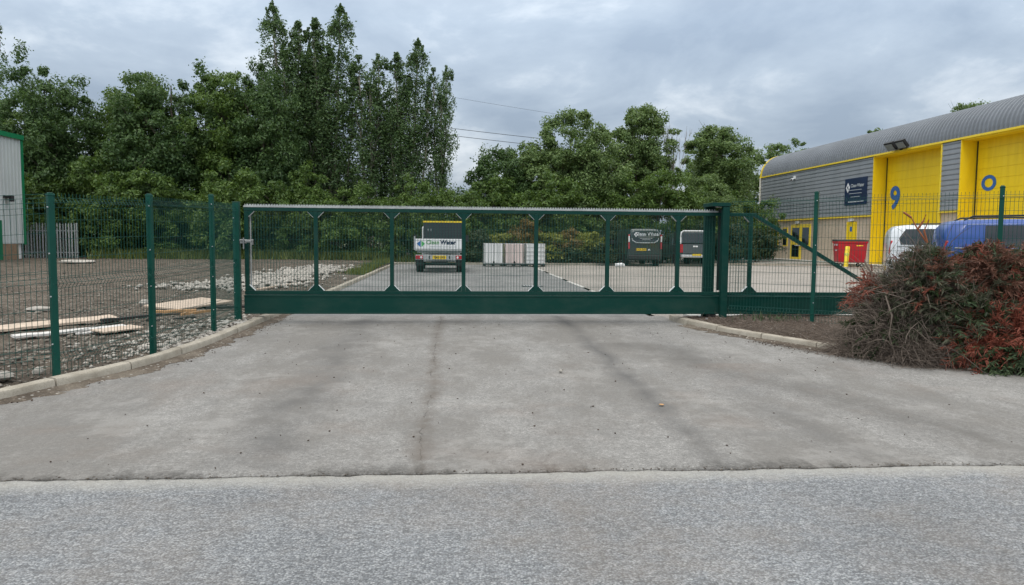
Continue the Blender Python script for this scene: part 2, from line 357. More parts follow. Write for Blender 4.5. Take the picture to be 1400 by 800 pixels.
# driveway with a ragged, slightly raised front lip
random.seed(3)
def lip(x): return 5.09+.035*noise.noise((x*1.3, 2, 0))+.022*noise.noise((x*6, 7, 0))+.012*noise.noise((x*23, 1, 0))
V, Fc = [], []; xs = fr(-8, 12, .03)
for x in xs:
    l = lip(x); V += [(x, l, -.02), (x, l+.004, .004), (x, l+.03, .008), (x, 5.35, .012)]
for i in range(len(xs)-1):
    for j in range(3): q = i*4+j; Fc.append((q, q+4, q+5, q+1))
mb = MB(); mb.add(V, Fc); tag(mb.build('driveway_edge', M['drive'], smooth=40), kind='structure')
def dz(x, y): return gz(y)+.012+.006*noise.noise((x*.8, y*.8, 0))*min(1, (y-5.35)*2)
ysd = [5.35]+fr(5.45, 14, .15)
def dx(y):
    a = interp(LK, y)-.06; b = interp(RK, y)+.06
    if y < 5.6: a = max(a, -8)
    if y < 5.6: b = 12
    return (max(a, -8), min(b, 12))
sheet('driveway', ysd, dx, 40, dz, M['drive'])
sheet('yard_road', fr(14, 41, 1), lambda y: (-3.2, 3.78+.012*(y-14)), 10, lambda x, y: .172, M['yard'])
sheet('block_paving', [13.55, 14]+fr(15, 62, 4), lambda y: (3.98 if y < 14 else 3.90+.012*(y-14), 25.0), 10, lambda x, y: .170, M['paving'])
sheet('building_footpath', fr(14, 62, 4), lambda y: (25.0, 26.6), 2, lambda x, y: .235, M['concrete'])
mb = MB(); mb.bb((24.9, 14, .1), (25.0, 62, .245)); tag(mb.build('path_edging', M['kerb']), kind='structure')
mb = MB()
for (y0, y1) in ((19.3, 20.9), (22.4, 25.5), (27.2, 31.0), (33.6, 37.4)):
    mb.bb((3.80+.012*(y0-14), y0, .15), (3.92+.012*(y0-14), y1, .181))
tag(mb.build('road_edging', M['concrete']), kind='structure')
# wasteland on the left, verge on the right
def soilz(x, y):
    n = noise.fractal((x*.7, y*.7, 0), 1.0, 2.0, 5); d = interp(LK, y)-x
    base = gz(y)+.035+min(max(d-.1, 0), 1)*.02
    if y > 30: base += .12*min((y-30)/10, 1)
    return base+(n*.04+.035*noise.fractal((x*3.1, y*3.1, 5), .8, 2.0, 3))*min(1, max(d, .05)*1.2) + (.12*math.exp(-((x+9)/6)**2-((y-33)/5)**2))
def waste_x(y):
    e = interp(LK, y)-.12; return e
V, Fc = [], []; ys = fr(5.3, 20, .16)+fr(20.4, 47, .4); us = [1-(1-i/70)**.45 if False else (i/70)**2.0 for i in range(71)]
for y in ys:
    e_ = waste_x(y)
    for u in us: x = e_-u*38; V.append((x, y, soilz(x, y)))
n_ = len(us)
for j in range(len(ys)-1):
    for i in range(n_-1): q = j*n_+i; Fc.append((q, q+n_, q+n_+1, q+1))
mb = MB(); mb.add(V, Fc); tag(mb.build('waste_ground', M['soil'], smooth=60), kind='structure')
def vergez(x, y):
    d = x-interp(RK, y)
    return gz(y)+.085+.06*min(1, max(d, 0)/1.2)+noise.fractal((x*1.3, y*1.3, 3), 1, 2, 5)*.03*min(1, max(d, 0)*2)
V, Fc = [], []; ys = fr(6.6, 13.1, .12); 
for y in ys:
    a = interp(RK, y)+.12
    for i in range(61): x = a+(i/60)**1.6*14; V.append((x, y, vergez(x, y)))
for j in range(len(ys)-1):
    for i in range(60): q = j*61+i; Fc.append((q, q+1, q+62, q+61))
mb = MB(); mb.add(V, Fc); tag(mb.build('soil_verge', M['mulch'], smooth=60), kind='structure')
mb = MB(); mb.bb((4.3, 13.12, 0), (18, 13.55, .275)); tag(mb.build('concrete_track', M['concrete'], bevel=.01), kind='structure')

# kerbs: separate stones with joints along a curve
def kerb(name, K, side, stone=.915, hgt=.105, wid=.135, gap=.018, y_from=5.0):
    pts = [Vector((x, y, 0)) for x, y in K]; dense = []
    for a, b in zip(pts, pts[1:]):
        n = max(1, int((b-a).length/.15)); dense += [a+(b-a)*i/n for i in range(n)]
    dense.append(pts[-1])
    for _ in range(3): dense = [dense[0]]+[(dense[i-1]+dense[i]*2+dense[i+1])/4 for i in range(1, len(dense)-1)]+[dense[-1]]
    s = [0]
    for a, b in zip(dense, dense[1:]): s.append(s[-1]+(b-a).length)
    def at(t):
        for i in range(len(s)-1):
            if s[i+1] >= t: f_ = (t-s[i])/(s[i+1]-s[i]); return dense[i].lerp(dense[i+1], f_), (dense[i+1]-dense[i]).normalized()
        return dense[-1], (dense[-1]-dense[-2]).normalized()
    mb = MB(); t = 0; rnd = random.Random(5)
    prof = [(0, -.1), (0, hgt-.03), (.012, hgt-.008), (.03, hgt), (wid-.012, hgt), (wid, hgt-.012), (wid, -.1)]
    while t+.2 < s[-1]:
        ln = stone; segs = 4; V, Fc = [], []; dzr = rnd.uniform(-.006, .006); dxr = rnd.uniform(-.004, .004)
        for i in range(segs+1):
            p, d = at(min(t+gap/2+(ln-gap)*i/segs, s[-1])); nrm = Vector((-d.y, d.x, 0))*side
            for (o, z) in prof:
                q = p+nrm*(o+dxr); chip = .006*noise.noise((q.x*9, q.y*9, z*9)); V.append((q.x, q.y, gz(p.y)+.012+z+dzr+(chip if z > 0 else 0)))
        m_ = len(prof)
        for i in range(segs):
            for j in range(m_-1): q = i*m_+j; Fc.append((q, q+m_, q+m_+1, q+1) if side > 0 else (q, q+1, q+m_+1, q+m_))
        Fc += [tuple(range(m_)), tuple(segs*m_+j for j in range(m_))]
        mb.add(V, Fc); t += ln
    return tag(mb.build(name, M['kerb'], smooth=35), kind='structure')
kerb('kerb', LK[1:], 1)
kerb('kerb', RK[1:], -1, hgt=.10)
mb = MB(); mb.bb((-3.3, 41.0, .1), (15.5, 41.14, .29)); mb.bb((15.5, 42.6, .1), (25, 42.7, .29)); tag(mb.build('kerb', M['kerb']), kind='structure')

# dirt piled against the kerbs as ground stuff
rnd = random.Random(11); np.random.seed(4)
def rocks(name, pts, sizes, mat, kind='stuff', label=None, cat=None):
    base = np.array([[1,0,0],[-1,0,0],[0,1,0],[0,-1,0],[0,0,1],[0,0,-1],[.6,.6,.55],[-.6,.6,.5],[.6,-.6,.5],[-.6,-.6,.6]], float)
    hull = [(4,6,7),(4,7,9),(4,9,8),(4,8,6),(0,6,8),(2,7,6),(1,9,7),(3,8,9),(0,2,6),(2,1,7),(1,3,9),(3,0,8),(5,2,0),(5,1,2),(5,3,1),(5,0,3)]
    n = len(pts); rs = np.random
    B = base[None]*(1+rs.uniform(-.3, .3, (n, 10, 1))) * (np.array(sizes)[:, None, None]) * rs.uniform(.55, 1.3, (n, 1, 3))*np.array([1, 1, .7])
    a = rs.uniform(0, 6.28, n); c, s_ = np.cos(a), np.sin(a)
    X = B[:, :, 0]*c[:, None]-B[:, :, 1]*s_[:, None]; Yy = B[:, :, 0]*s_[:, None]+B[:, :, 1]*c[:, None]
    V = np.stack([X, Yy, B[:, :, 2]], -1)+np.array(pts)[:, None, :]
    Fc = (np.array(hull)[None]+np.arange(n)[:, None, None]*10).reshape(-1, 3)
    o = npmesh(name, V.reshape(-1, 3), Fc, mat); tag(o, label, cat, kind=kind); return o
pts, sz = [], []
for _ in range(7000):                      # loose stones over the waste ground, denser near the fence
    y = 5.6+abs(rnd.gauss(0, 1))*7 if rnd.random() < .75 else rnd.uniform(6, 40)
    if y > 42: continue
    x = interp(LK, y)-.15-abs(rnd.gauss(0, 1))*(2.5+y*.25); s_ = rnd.uniform(.008, .035)*(1.8 if rnd.random() < .08 else 1)
    pts.append((x, y, soilz(x, y)+s_*.15)); sz.append(s_)
rocks('gravel', pts, sz, M['rock'], 'stuff', 'loose stones scattered over the bare soil behind the left mesh fence', 'gravel')
pts, sz = [], []
for _ in range(1900):                      # pale rubble spread beside the yard kerb
    t = rnd.random(); y = 20.5+11.5*t+rnd.gauss(0, 1.0); x = -4.3-3.2*(1-t)*rnd.random()-.9*rnd.random()+rnd.gauss(0, .35)-(.9 if t > .5 else 0)*rnd.random()
    if x > -3.45: x = -3.45-rnd.random()*.5
    s_ = rnd.uniform(.03, .10); pts.append((x, y, soilz(x, y)+s_*.3+rnd.random()*.05)); sz.append(s_)
rocks('rubble', pts, sz, M['rock_pale'], 'stuff', 'pale broken rubble spread beside the yard kerb behind the gate', 'rubble')
pts, sz = [], []
for _ in range(520):                       # pale chips near the gate end of the left fence
    y = rnd.gauss(11.0, 1.2); x = interp(LK, y)-.2-abs(rnd.gauss(0, .5)); s_ = rnd.uniform(.012, .05); pts.append((x, y, soilz(x, y)+s_*.2)); sz.append(s_)
rocks('rubble', pts, sz, M['rock_pale'], 'stuff', 'pale stone chips lying behind the kerb near the gate latch post', 'rubble')
pts, sz = [], []
for _ in range(1500):                      # grit in the gutters and crumbs on the driveway
    r_ = rnd.random()
    if r_ < .45: y = rnd.uniform(6.4, 14); x = interp(LK, y)+abs(rnd.gauss(0, .12))+.01
    elif r_ < .85: y = rnd.uniform(8.2, 10.6); x = interp(RK, y)-abs(rnd.gauss(0, .22))-.01
    else: y = rnd.uniform(5.2, 13); x = rnd.uniform(-3, 5)
    s_ = rnd.uniform(.003, .011); pts.append((x, y, gz(y)+.014+s_*.3)); sz.append(s_)
rocks('gravel', pts, sz, M['mulch'], 'stuff', 'dark grit and crumbs collected in the gutters of the driveway', 'gravel')

def dirt(name, K, y0, y1, sgn, wid, label):
    V, Fc = [], []; ys = fr(y0, y1, .04)
    for i, y in enumerate(ys):
        x = interp(K, y); w_ = wid*(.45+.9*abs(noise.noise((y*1.1, sgn*5, 2)))+.5*noise.noise((y*7, sgn, 0))+.3*noise.noise((y*21, sgn, 4)))
        for f_ in (-.03, .35*w_, .7*w_, max(w_, .01)):
            xx = x+sgn*f_; z = gz(y)+.012+.007+max(0, .018*(1-f_/max(w_, .01)))
            if f_ == max(w_, .01): z = gz(y)+.014
            V.append((xx, y, z+.004*noise.noise((xx*20, y*20, 0))))
    for i in range(len(ys)-1):
        for j in range(3): q = i*4+j; Fc.append((q, q+1, q+5, q+4) if sgn > 0 else (q, q+4, q+5, q+1))
    mb = MB(); mb.add(V, Fc); tag(mb.build(name, M['gutter'], smooth=60), label, 'dirt', kind='stuff')
M['gutter'] = soil('gutter_dirt', (.08, .065, .052), (.15, .125, .10), (.24, .21, .17))
dirt('dirt', LK, 5.7, 14.5, 1, .26, 'brown dirt washed into the gutter along the left kerb')
dirt('dirt', RK, 8.0, 12.4, -1, .30, 'dark dirt washed into the gutter along the right kerb')
pts, sz = [], []
for _ in range(1900):
    x = rnd.uniform(-6.5, 8.5); dens = noise.noise((x*1.7, 3, 1))*.5+.5
    if rnd.random() > dens: continue
    y = 5.08+abs(rnd.gauss(0, .05))-.02+.05*noise.noise((x*1.3, 2, 0)); s_ = rnd.uniform(.002, .007)*(1.6 if rnd.random() < .05 else 1); pts.append((x, y, .008+s_*.2)); sz.append(s_)
rocks('gravel', pts, sz, M['gutter'], 'stuff', 'broken crumbs of tarmac along the joint between road and driveway', 'gravel')

# ------------------------------------------------------------------ mesh fences
def bay(mb, p, q, z0, z1, pitch=.05, folds=(.10, .95, 1.75), rw=.0030, hs=None, flip=1):
    """one panel of welded wire between two points, with V folds"""
    p, q = Vector(p), Vector(q); d = (q-p); Ln = Vector((d.x, d.y, 0)).length; dirv = Vector((d.x, d.y, 0)).normalized(); nr = Vector((dirv.y, -dirv.x, 0))*flip
    dzz = q.z-p.z
    prof = [(z0, 0)]
    for f_ in folds:
        prof += [(z0+f_-.05, 0), (z0+f_, .035), (z0+f_+.05, 0)]
    prof = [pr for pr in prof if pr[0] < z1]+[(z1, 0)]
    n = int(Ln/pitch)
    for i in range(n+1):
        o = Ln*i/n; b0 = p+dirv*o; zz = dzz*o/Ln
        mb.tube([(b0.x+nr.x*u, b0.y+nr.y*u, zz+z) for z, u in prof], rw, 4, False)
    zs = []; z = z0+.02
    hs = hs or .2
    while z < z1:
        zs.append((z, 0)); z += hs
    zs += [(a, b) for a, b in prof[1:-1]]
    for z, u in zs:
        off = nr*(u+.005)
        mb.tube([(p+off)+Vector((0, 0, z-p.z)), (q+off)+Vector((0, 0, z+dzz-p.z))], rw*1.12, 4, False)
def post(x, y, z0, z1, parent, rz=0, wd=.062, mat='green_post'):
    mb = MB(); mb.box((x, y, (z0-.15+z1)/2), (wd, wd, z1-z0+.15), rz)
    mb.box((x, y, z1+.008), (wd+.008, wd+.008, .02), rz); mb.box((x, y, z1+.024), (wd-.016, wd-.016, .016), rz)
    o = mb.build('post', M[mat], parent, bevel=.005)
    for zz in (z0+.35, z0+.85, z0+1.3, z1-.12):
        nb = MB()
        d = Vector((math.sin(rz), -math.cos(rz), 0)); a = Vector((math.cos(rz), math.sin(rz), 0))
        b_ = Vector((x, y, zz))+d*(wd/2)+a*.018; nb.tube([b_, b_+d*.012], .008, 8); nb.build('fixing_bolt', M['galv'], o)
    return o
def rail_h(a, b): return
LF = [(-5.55, 7.35, .08, 1.93), (-4.18, 8.08, .15, 2.05), (-3.76, 9.53, .17, 2.13), (-3.62, 11.45, .19, 2.24), (-3.66, 12.80, .2, 2.21)]
fl = thing('mesh_fence', 'green wire mesh fence stepping along the kerb in front of the bare soil', 'fence', (-4.2, 8.1, 0))
def local(t, o): o.location = -t.location; return o
for i, (x, y, z0, z1) in enumerate(LF):
    rz = [.35, .9, 1.4, 1.5, 1.55][i]-math.pi/2 if i else .35
    if i == 4: continue
    local(fl, post(x, y, z0, z1, fl, rz))
local(fl, post(-8.0, 6.45, .05, 1.9, fl, .3))
for a, b, zt in ((( -8.0, 6.45, .07), LF[0], 1.83), (LF[0], LF[1], 1.83), (LF[1], LF[2], 1.90), (LF[2], LF[3], 1.93), (LF[3], LF[4], 1.95)):
    mb = MB(); z0 = a[2]+.03; bay(mb, (a[0], a[1], a[2]), (b[0], b[1], b[2]), z0, z0+zt, folds=(.16, .95, zt-.10), rw=.0027)
    local(fl, mb.build('mesh_panel', M['wire'], fl))
RF = [(4.83, 12.62, .27, 2.36), (5.93, 11.78, .28, 2.43), (7.88, 10.15, .28, 2.44), (9.85, 8.75, .25, 2.42), (11.8, 7.6, .2, 2.4)]
frt = thing('mesh_fence', 'taller green wire mesh fence running behind the heap of cut branches', 'fence', (5.9, 11.8, 0))
for i, (x, y, z0, z1) in enumerate(RF):
    if i == 0: continue
    local(frt, post(x, y, z0, z1, frt, -.7))
for a, b in zip(RF, RF[1:]):
    mb = MB(); z0 = .29; h = 2.08 if a is RF[0] else 2.1
    bay(mb, (a[0], a[1], z0), (b[0], b[1], z0), z0, z0+h, folds=(.16, .98, h-.10), rw=.0027)
    local(frt, mb.build('mesh_panel', M['wire'], frt))

# latch post with its concrete foot
lp = thing('gate_latch_post', 'green latch post at the left end of the gate with a galvanised catch', 'gate post', (-3.64, 12.80, .2))
mb = MB(); mb.box((0, 0, 1.0), (.105, .10, 2.02)); mb.box((0, 0, 2.015), (.115, .11, .012)); mb.build('post', M['green_post'], lp, bevel=.006)
mb = MB(); mb.box((.015, -.02, .004), (.2, .2, .012)); mb.build('base_plate', M['galv'], lp)
for z in (.1, .5, 1.0, 1.38, 1.75): mb = MB(); mb.tube([(-.035, -.05, z), (-.035, -.066, z)], .009, 8); mb.build('fixing_bolt', M['galv'], lp)
mb = MB(); mb.box((.12, -.055, 1.36), (.11, .02, .07)); mb.box((.21, -.07, 1.36), (.10, .05, .035)); mb.tube([(.13, -.08, 1.42), (.13, -.08, 1.23)], .012, 8); mb.box((.27, -.05, 1.35), (.02, .05, .09)); mb.tube([(.06, -.07, 1.38), (.29, -.07, 1.38)], .010, 8)
mb.build('latch_catch', plain('dull_latch_steel', (.30, .31, .31), .5, .6), lp, bevel=.003)
mb = MB(); mb.box((-3.72, 12.72, .165), (.62, .34, .10)); tag(mb.build('concrete_pad', M['concrete'], bevel=.012), 'pale concrete pad under the gate latch post', 'concrete pad')

# ------------------------------------------------------------------ sliding gate
GY = 12.85; gt = thing('sliding_gate', 'long green cantilever sliding gate with mesh bays and a deep bottom beam', 'gate', (-3.55, GY, .33))
def G(o): o.location = (3.55, -GY, -.33); return o
X0, X1 = -3.53, 7.95
mb = MB(); mb.prism([(GY-.07, .335), (GY+.07, .335), (GY+.07, .655), (GY-.07, .655)], X0, X1, 'x')
mb.bb((X0, GY-.078, .335), (X1, GY-.0705, .362)); mb.bb((X0, GY-.078, .628), (X1, GY-.0705, .655))
G(mb.build('bottom_beam', M['green'], gt, bevel=.008))
mb = MB(); mb.bb((X0, GY-.032, .662), (X1-.2, GY+.032, .725)); G(mb.build('bottom_rail', M['green'], gt, bevel=.004))
mb = MB(); mb.bb((X0, GY-.032, 2.075), (5.32, GY+.032, 2.135)); G(mb.build('top_rail', M['green'], gt, bevel=.004))
ups = [-3.49, -2.34, -1.06, .17, 1.43, 2.69, 3.95, 5.27]
for i, x in enumerate(ups):
    mb = MB(); mb.bb((x-.034, GY-.03, .727), (x+.034, GY+.03, 2.073)); u_ = G(mb.build('upright', M['green'], gt, bevel=.004))
    for sx in (-1, 1):
        if (i == 0 and sx < 0): continue
        for zc_, sz_ in ((.727, 1), (2.073, -1)):
            if i == 7 and sx > 0 and sz_ < 0: continue
            s_ = .095; mb = MB(); xx = x+sx*.036
            mb.prism([(xx, zc_+.002*sz_), (xx+sx*s_, zc_+.002*sz_), (xx, zc_+sz_*s_)], GY-.026, GY+.026, 'y')
            g_ = mb.build('gusset', M['green'], u_)
            mb = MB(); a = Vector((xx+sx*(s_+.004), GY, zc_+sz_*.004)); b = Vector((xx+sx*.004, GY, zc_+sz_*(s_+.004)))
            mb.box((a+b)/2, ((b-a).length, .056, .006), 0, ry=math.atan2(-(b-a).z, (b-a).x)); mb.build('gusset_highlight', M['edge_highlight' if sz_ > 0 else 'galv_dull'], u_)  # pale strip paints the highlight along the gusset edge, duller at the top
mb = MB(); mb.bb((-3.445, GY+.03, .74), (-3.425, GY+.045, 2.06)); G(mb.build('edge_strip', M['galv_dull'], gt))
mb = MB()
for i in range(7):
    xa, xb = ups[i]+.034, ups[i+1]-.034; n = int(round((xb-xa)/.05))
    for j in range(1, n): x = xa+(xb-xa)*j/n; mb.tube([(x, GY+.036, .70), (x, GY+.036, 2.10)], .0034, 4, False)
for z in [.80+.2*i for i in range(7)]: mb.tube([(X0+.03, GY+.042, z), (5.25, GY+.042, z)], .0028, 4, False)
G(mb.build('mesh_infill', M['wire'], gt))
# a second, finer welded sheet on the inner face of the gate
mb = MB()
x = X0+.05
while x < 5.24:
    mb.tube([(x, GY+.052, .70), (x, GY+.052, 2.10)], .0025, 3, False); x += .0254
G(mb.build('inner_mesh', M['wire'], gt))
mb = MB(); mb.bb((X0, GY-.034, 2.137), (4.66, GY+.034, 2.163)); n = 0; x = X0+.01
while x < 4.62:
    mb.add([(x, GY-.02, 2.163), (x+.026, GY-.02, 2.163), (x+.013, GY-.02, 2.195), (x, GY-.014, 2.163), (x+.026, GY-.014, 2.163), (x+.013, GY-.014, 2.195)], [(0, 1, 2), (5, 4, 3), (0, 3, 4, 1), (1, 4, 5, 2), (2, 5, 3, 0)])
    mb.add([(x+.02, GY+.014, 2.163), (x+.046, GY+.014, 2.163), (x+.033, GY+.014, 2.195), (x+.02, GY+.02, 2.163), (x+.046, GY+.02, 2.163), (x+.033, GY+.02, 2.195)], [(0, 1, 2), (5, 4, 3), (0, 3, 4, 1), (1, 4, 5, 2), (2, 5, 3, 0)])
    x += .045
G(mb.build('anti_climb_strip', M['galv_dull'], gt))
a, b = Vector((5.31, GY, 2.11)), Vector((7.75, GY, .72)); mb = MB(); mb.box((a+b)/2, ((b-a).length, .056, .062), 0, ry=math.atan2(-(b-a).z, (b-a).x)); G(mb.build('tail_brace', M['green'], gt, bevel=.004))

pt = thing('gate_portal', 'twin green guide posts joined by a cap plate at the right of the opening', 'gate post', (4.68, GY, .25))
def P_(o): o.location = (-4.68, -GY, -.25); return o
mb = MB(); mb.bb((4.49, 13.00, .26), (4.68, 13.10, 2.235)); P_(mb.build('post', M['green'], pt, bevel=.008))
mb = MB(); mb.bb((4.67, 12.60, .26), (4.79, 12.70, 2.235)); P_(mb.build('post', M['green'], pt, bevel=.008))
mb = MB(); mb.bb((4.48, 12.59, 2.236), (4.80, 13.11, 2.30)); P_(mb.build('cap_plate', M['green'], pt, bevel=.004))
mb = MB(); mb.bb((4.72, 12.935, .75), (4.78, 12.99, 2.2)); P_(mb.build('guide_channel', M['black'], pt))
mb = MB(); mb.bb((4.30, 12.48, .235), (5.02, 13.1, .262)); P_(mb.build('base_plate', M['galv_dull'], pt))
for (x, y) in ((4.42, 12.58), (4.86, 12.56), (4.42, 12.95), (4.93, 12.9)): mb = MB(); mb.disc((x, y, .275), .022, .025, 'z', 6); P_(mb.build('anchor_nut', M['galv'], pt))
mb = MB(); mb.bb((4.52, 12.79, .262), (4.66, 12.91, .330)); P_(mb.build('roller_carriage', M['black'], pt))
mb = MB(); mb.box((4.72, 12.55, .19), (1.1, .5, .11), -.12); tag(mb.build('concrete_pad', M['concrete'], bevel=.015), 'pale concrete pad under the twin guide posts of the gate', 'concrete pad')

# ------------------------------------------------------------------ yellow and grey industrial building
BX, BY0, BY1, EV = 26.2, 14.0, 61.9, 7.0
bd = thing('industrial_unit', 'grey and yellow clad industrial unit with a curved ribbed roof', 'building', (BX, 40, .2))
def B_(o): o.location = (-BX, -40, -.2); return o
k = Mat('buff_brick'); vec = k.node('ShaderNodeCombineXYZ', {0: k.xyz()[1], 1: k.xyz()[2], 2: k.xyz()[0]}).outputs[0]
b = k.node('ShaderNodeTexBrick', {'Vector': vec, 'Color1': (.60, .48, .345, 1), 'Color2': (.50, .40, .285, 1), 'Mortar': (.52, .47, .40, 1), 'Scale': 1.0, 'Mortar Size': .01, 'Brick Width': .225, 'Row Height': .075})
k.set(k.mix(1, b.outputs[0], k.ramp(k.noise(.6, 5), [(.3, .85), (.7, 1.1)]), 'MULTIPLY'), .9); M['brick'] = k.m
k = Mat('grey_cladding'); st = k.noise(1.0, 5, .6, k.map((1, 1, .15))); k.set(k.ramp(st, [(.3, (.26, .285, .31)), (.7, (.34, .365, .39))]), .42, .1); M['clad'] = k.m
M['clad_roof'] = plain('grey_roof_cladding', (.19, .21, .235), .5, .1, var=.1, scale=.7)
M['groove'] = plain('cladding_groove', (.05, .055, .06), .6)
openings = [(38.40, 44.75), (30.4, 36.72), (20.6, 26.9), (14.5, 18.4)]
def cladding_strip(y0, y1, z0=3.30, z1=6.93):
    mb = MB(); z = z0; pitch = .268
    prof = []
    while z < z1-.01:
        zt = min(z+pitch, z1); prof += [(BX-.012, z+.03), (BX-.03, z+.06), (BX-.03, zt-.025), (BX+.018, zt-.012), (BX+.018, zt)]; z += pitch
    V, Fc = [], []
    for y in (y0, y1):
        for (x, zz) in prof: V.append((x, y, zz))
    n = len(prof)
    for j in range(n-1): Fc.append((j, j+n, j+1+n, j+1))
    mb.add(V, Fc); mb.bb((BX+.02, y0, z0), (BX+.12, y1, z1)); return mb
segs = []; prev = BY1
for (a, b) in openings: segs.append((b, prev)); prev = a
segs.append((BY0, prev))
for (a, b) in segs:
    if b-a < .2: continue
    a += .08
    B_(cladding_strip(a, b).build('cladding', M['clad'], bd))
    mb = MB(); mb.bb((BX-.06, a-.005, 3.22), (BX+.10, b+.02, 3.297)); B_(mb.build('sill_trim', M['yellow_trim'], bd))
    if b == BY1: mb = MB(); mb.bb((BX+.08, a, .1), (BX+.35, 60.6, 3.22)); B_(mb.build('brick_wall', M['brick'], bd))
    else: mb = MB(); mb.bb((BX+.08, a, .1), (BX+.35, b, 3.22)); B_(mb.build('brick_wall', M['brick'], bd))
for (a, b) in openings:      # recessed roller door with yellow reveals
    R_ = .80
    mb = MB(); z = .2; nn = 0
    while z < 6.85:
        zt = min(z+.52, 6.88); mb.bb((BX+R_, a+.1, z+.006), (BX+R_+.06, b-.02, zt-.006)); z += .52
    mb.bb((BX+R_+.02, a+.1, .2), (BX+R_+.055, b-.02, 6.88)); dr = B_(mb.build('roller_door', M['yellow'], bd))
    mb = MB(); mb.bb((BX-.055, b-.0, .2), (BX+R_, b+.07, 6.93)); B_(mb.build('door_reveal', M['yellow'], bd))
    mb = MB(); mb.bb((BX-.055, a-.12, .2), (BX+R_, a-.03, 6.93)); B_(mb.build('door_reveal', M['yellow_trim'], bd))
    mb = MB(); mb.bb((BX+R_-.03, b-.085, .2), (BX+R_-.005, b-.02, 6.85)); B_(mb.build('door_guide', M['black'], bd))
    mb = MB(); mb.bb((BX, a, 6.88), (BX+R_+.1, b, 6.95)); B_(mb.build('soffit', M['yellow'], bd))
rot_w = (R(90), 0, R(-90))     # reads when looking along +X
n9 = text('9', 1.9, M['blue_num'], bd, (0, 0, 0), rot_w, 'door_number', .01, bold=.045, sx=1.12); n9.location = (.80-.02, 43.72-40, 4.27-.2)
# the other door carries only a ring
mb = MB(); V, Fc = [], []; n = 28
for k_ in range(n):
    g = 2*math.pi*k_/n; c_, s_ = math.cos(g), math.sin(g)
    for rr in (1, .58): V.append((BX+.78, 35.75+c_*.52*rr, 4.66+s_*.40*rr)); V.append((BX+.795, 35.75+c_*.52*rr, 4.66+s_*.40*rr))
for k_ in range(n):
    a = k_*4; b = ((k_+1) % n)*4; Fc += [(a, a+2, b+2, b), (a, b, b+1, a+1), (a+2, a+3, b+3, b+2)]
mb.add(V, Fc); B_(mb.build('door_number', M['blue_num'], bd))
# eaves trim, curved ribbed roof
mb = MB(); mb.bb((BX-.10, BY0, 6.95), (BX+.08, BY1, 7.05)); B_(mb.build('eaves_trim', M['yellow_trim'], bd))
cs = []
RR = 1.75
for i in range(11):
    g = math.pi/2*i/10*.93; cs.append((BX-.02+RR-RR*math.cos(g), 7.05+RR*math.sin(g), -math.cos(g), math.sin(g)))
cs.append((BX+10, cs[-1][1]+.75, -.08, 1)); cs.append((BX+20, cs[-2][1]+.05, .08, 1)); cs.append((BX+20.2, .2, 1, 0))
ribs = []; y = BY0
while y < BY1-.05:
    ribs += [(y, 0), (y+.13, 0), (y+.155, .075), (y+.235, .075), (y+.26, 0)]; y += .30
ribs.append((BY1, 0))
V, Fc = [], []
for (x, z, nx, nz) in cs:
    for (yy, h) in ribs: V.append((x+nx*h, yy, z+nz*h))
n = len(ribs)
for i in range(len(cs)-1):
    for j in range(n-1): q = i*n+j; Fc.append((q, q+n, q+n+1, q+1))
mb = MB(); mb.add(V, Fc); B_(mb.build('roof', M['clad_roof'], bd))
# gable ends
for yy, nm in ((BY1, 1), (BY0, -1)):
    mb = MB(); pl = [(x, z) for x, z, _, _ in cs]+[(BX, .2)]; mb.prism(pl, yy-.05 if nm > 0 else yy, yy if nm > 0 else yy+.05, 'y')
    B_(mb.build('gable_wall', M['clad'], bd))
mb = MB(); V = []; 
arc = [(BX-.08, 6.97, -1, 0)]+[(x, z, nx, nz) for x, z, nx, nz in cs[:12]]
for (x, z, nx, nz) in arc:
    for (dn, yy) in ((.09, BY1-.10), (.09, BY1+.06), (-.02, BY1+.06), (-.02, BY1-.10)): V.append((x+nx*dn, yy, z+nz*dn))
Fc = []
for i in range(len(arc)-1):
    for j in range(4): Fc.append((i*4+j, i*4+(j+1) % 4, (i+1)*4+(j+1) % 4, (i+1)*4+j))
mb.add(V, Fc); B_(mb.build('verge_trim', M['yellow_trim'], bd))
mb = MB(); mb.tube([(BX-.10, BY1-.02, 6.95), (BX-.10, BY1-.02, 1.2)], .075, 8); B_(mb.build('downpipe', plain('cream_downpipe', (.72, .70, .62), .5), bd))
mb = MB(); a, b = Vector((BX-.02, 61.45, 1.75)), Vector((BX-.02, 59.95, 3.24)); d = b-a; mb.box((a+b)/2, (.16, d.length, .26), 0, 0, math.atan2(d.z, d.y)); B_(mb.build('corner_strut', M['yellow_trim'], bd))
def window(y0, y1, z0, z1, name='window', sill=True):
    mb = MB(); x = BX+.03
    mb.bb((x, y0-.09, z0-.09), (x+.06, y1+.09, z1+.09)); w_ = B_(mb.build(name, M['yellow_trim'], bd))
    mb = MB(); mb.bb((x-.008, y0, z0), (x-.002, y1, z1)); mb.build('pane', M['glass'], w_)
    if sill: mb = MB(); mb.bb((x-.05, y0-.14, z0-.17), (x+.02, y1+.14, z0-.095)); mb.build('sill', M['brick'], w_)
    return w_
window(58.45, 59.05, 1.3, 2.6); window(56.75, 57.4, 1.3, 2.6)
mb = MB(); x = BX+.02; mb.bb((x, 52.9, 1.2), (x+.06, 56.05, 2.9)); mb.bb((x, 54.35, .25), (x+.0595, 56.05, 1.2)); dr = B_(mb.build('entrance_door', M['yellow_trim'], bd))
for y0, y1, z0, z1 in ((54.6, 55.8, 1.65, 2.65), (53.1, 54.1, 1.35, 2.65), (54.6, 55.8, .42, 1.35)):
    mb = MB(); mb.bb((x-.01, y0, z0), (x-.003, y1, z1)); mb.build('pane', M['glass'], dr)
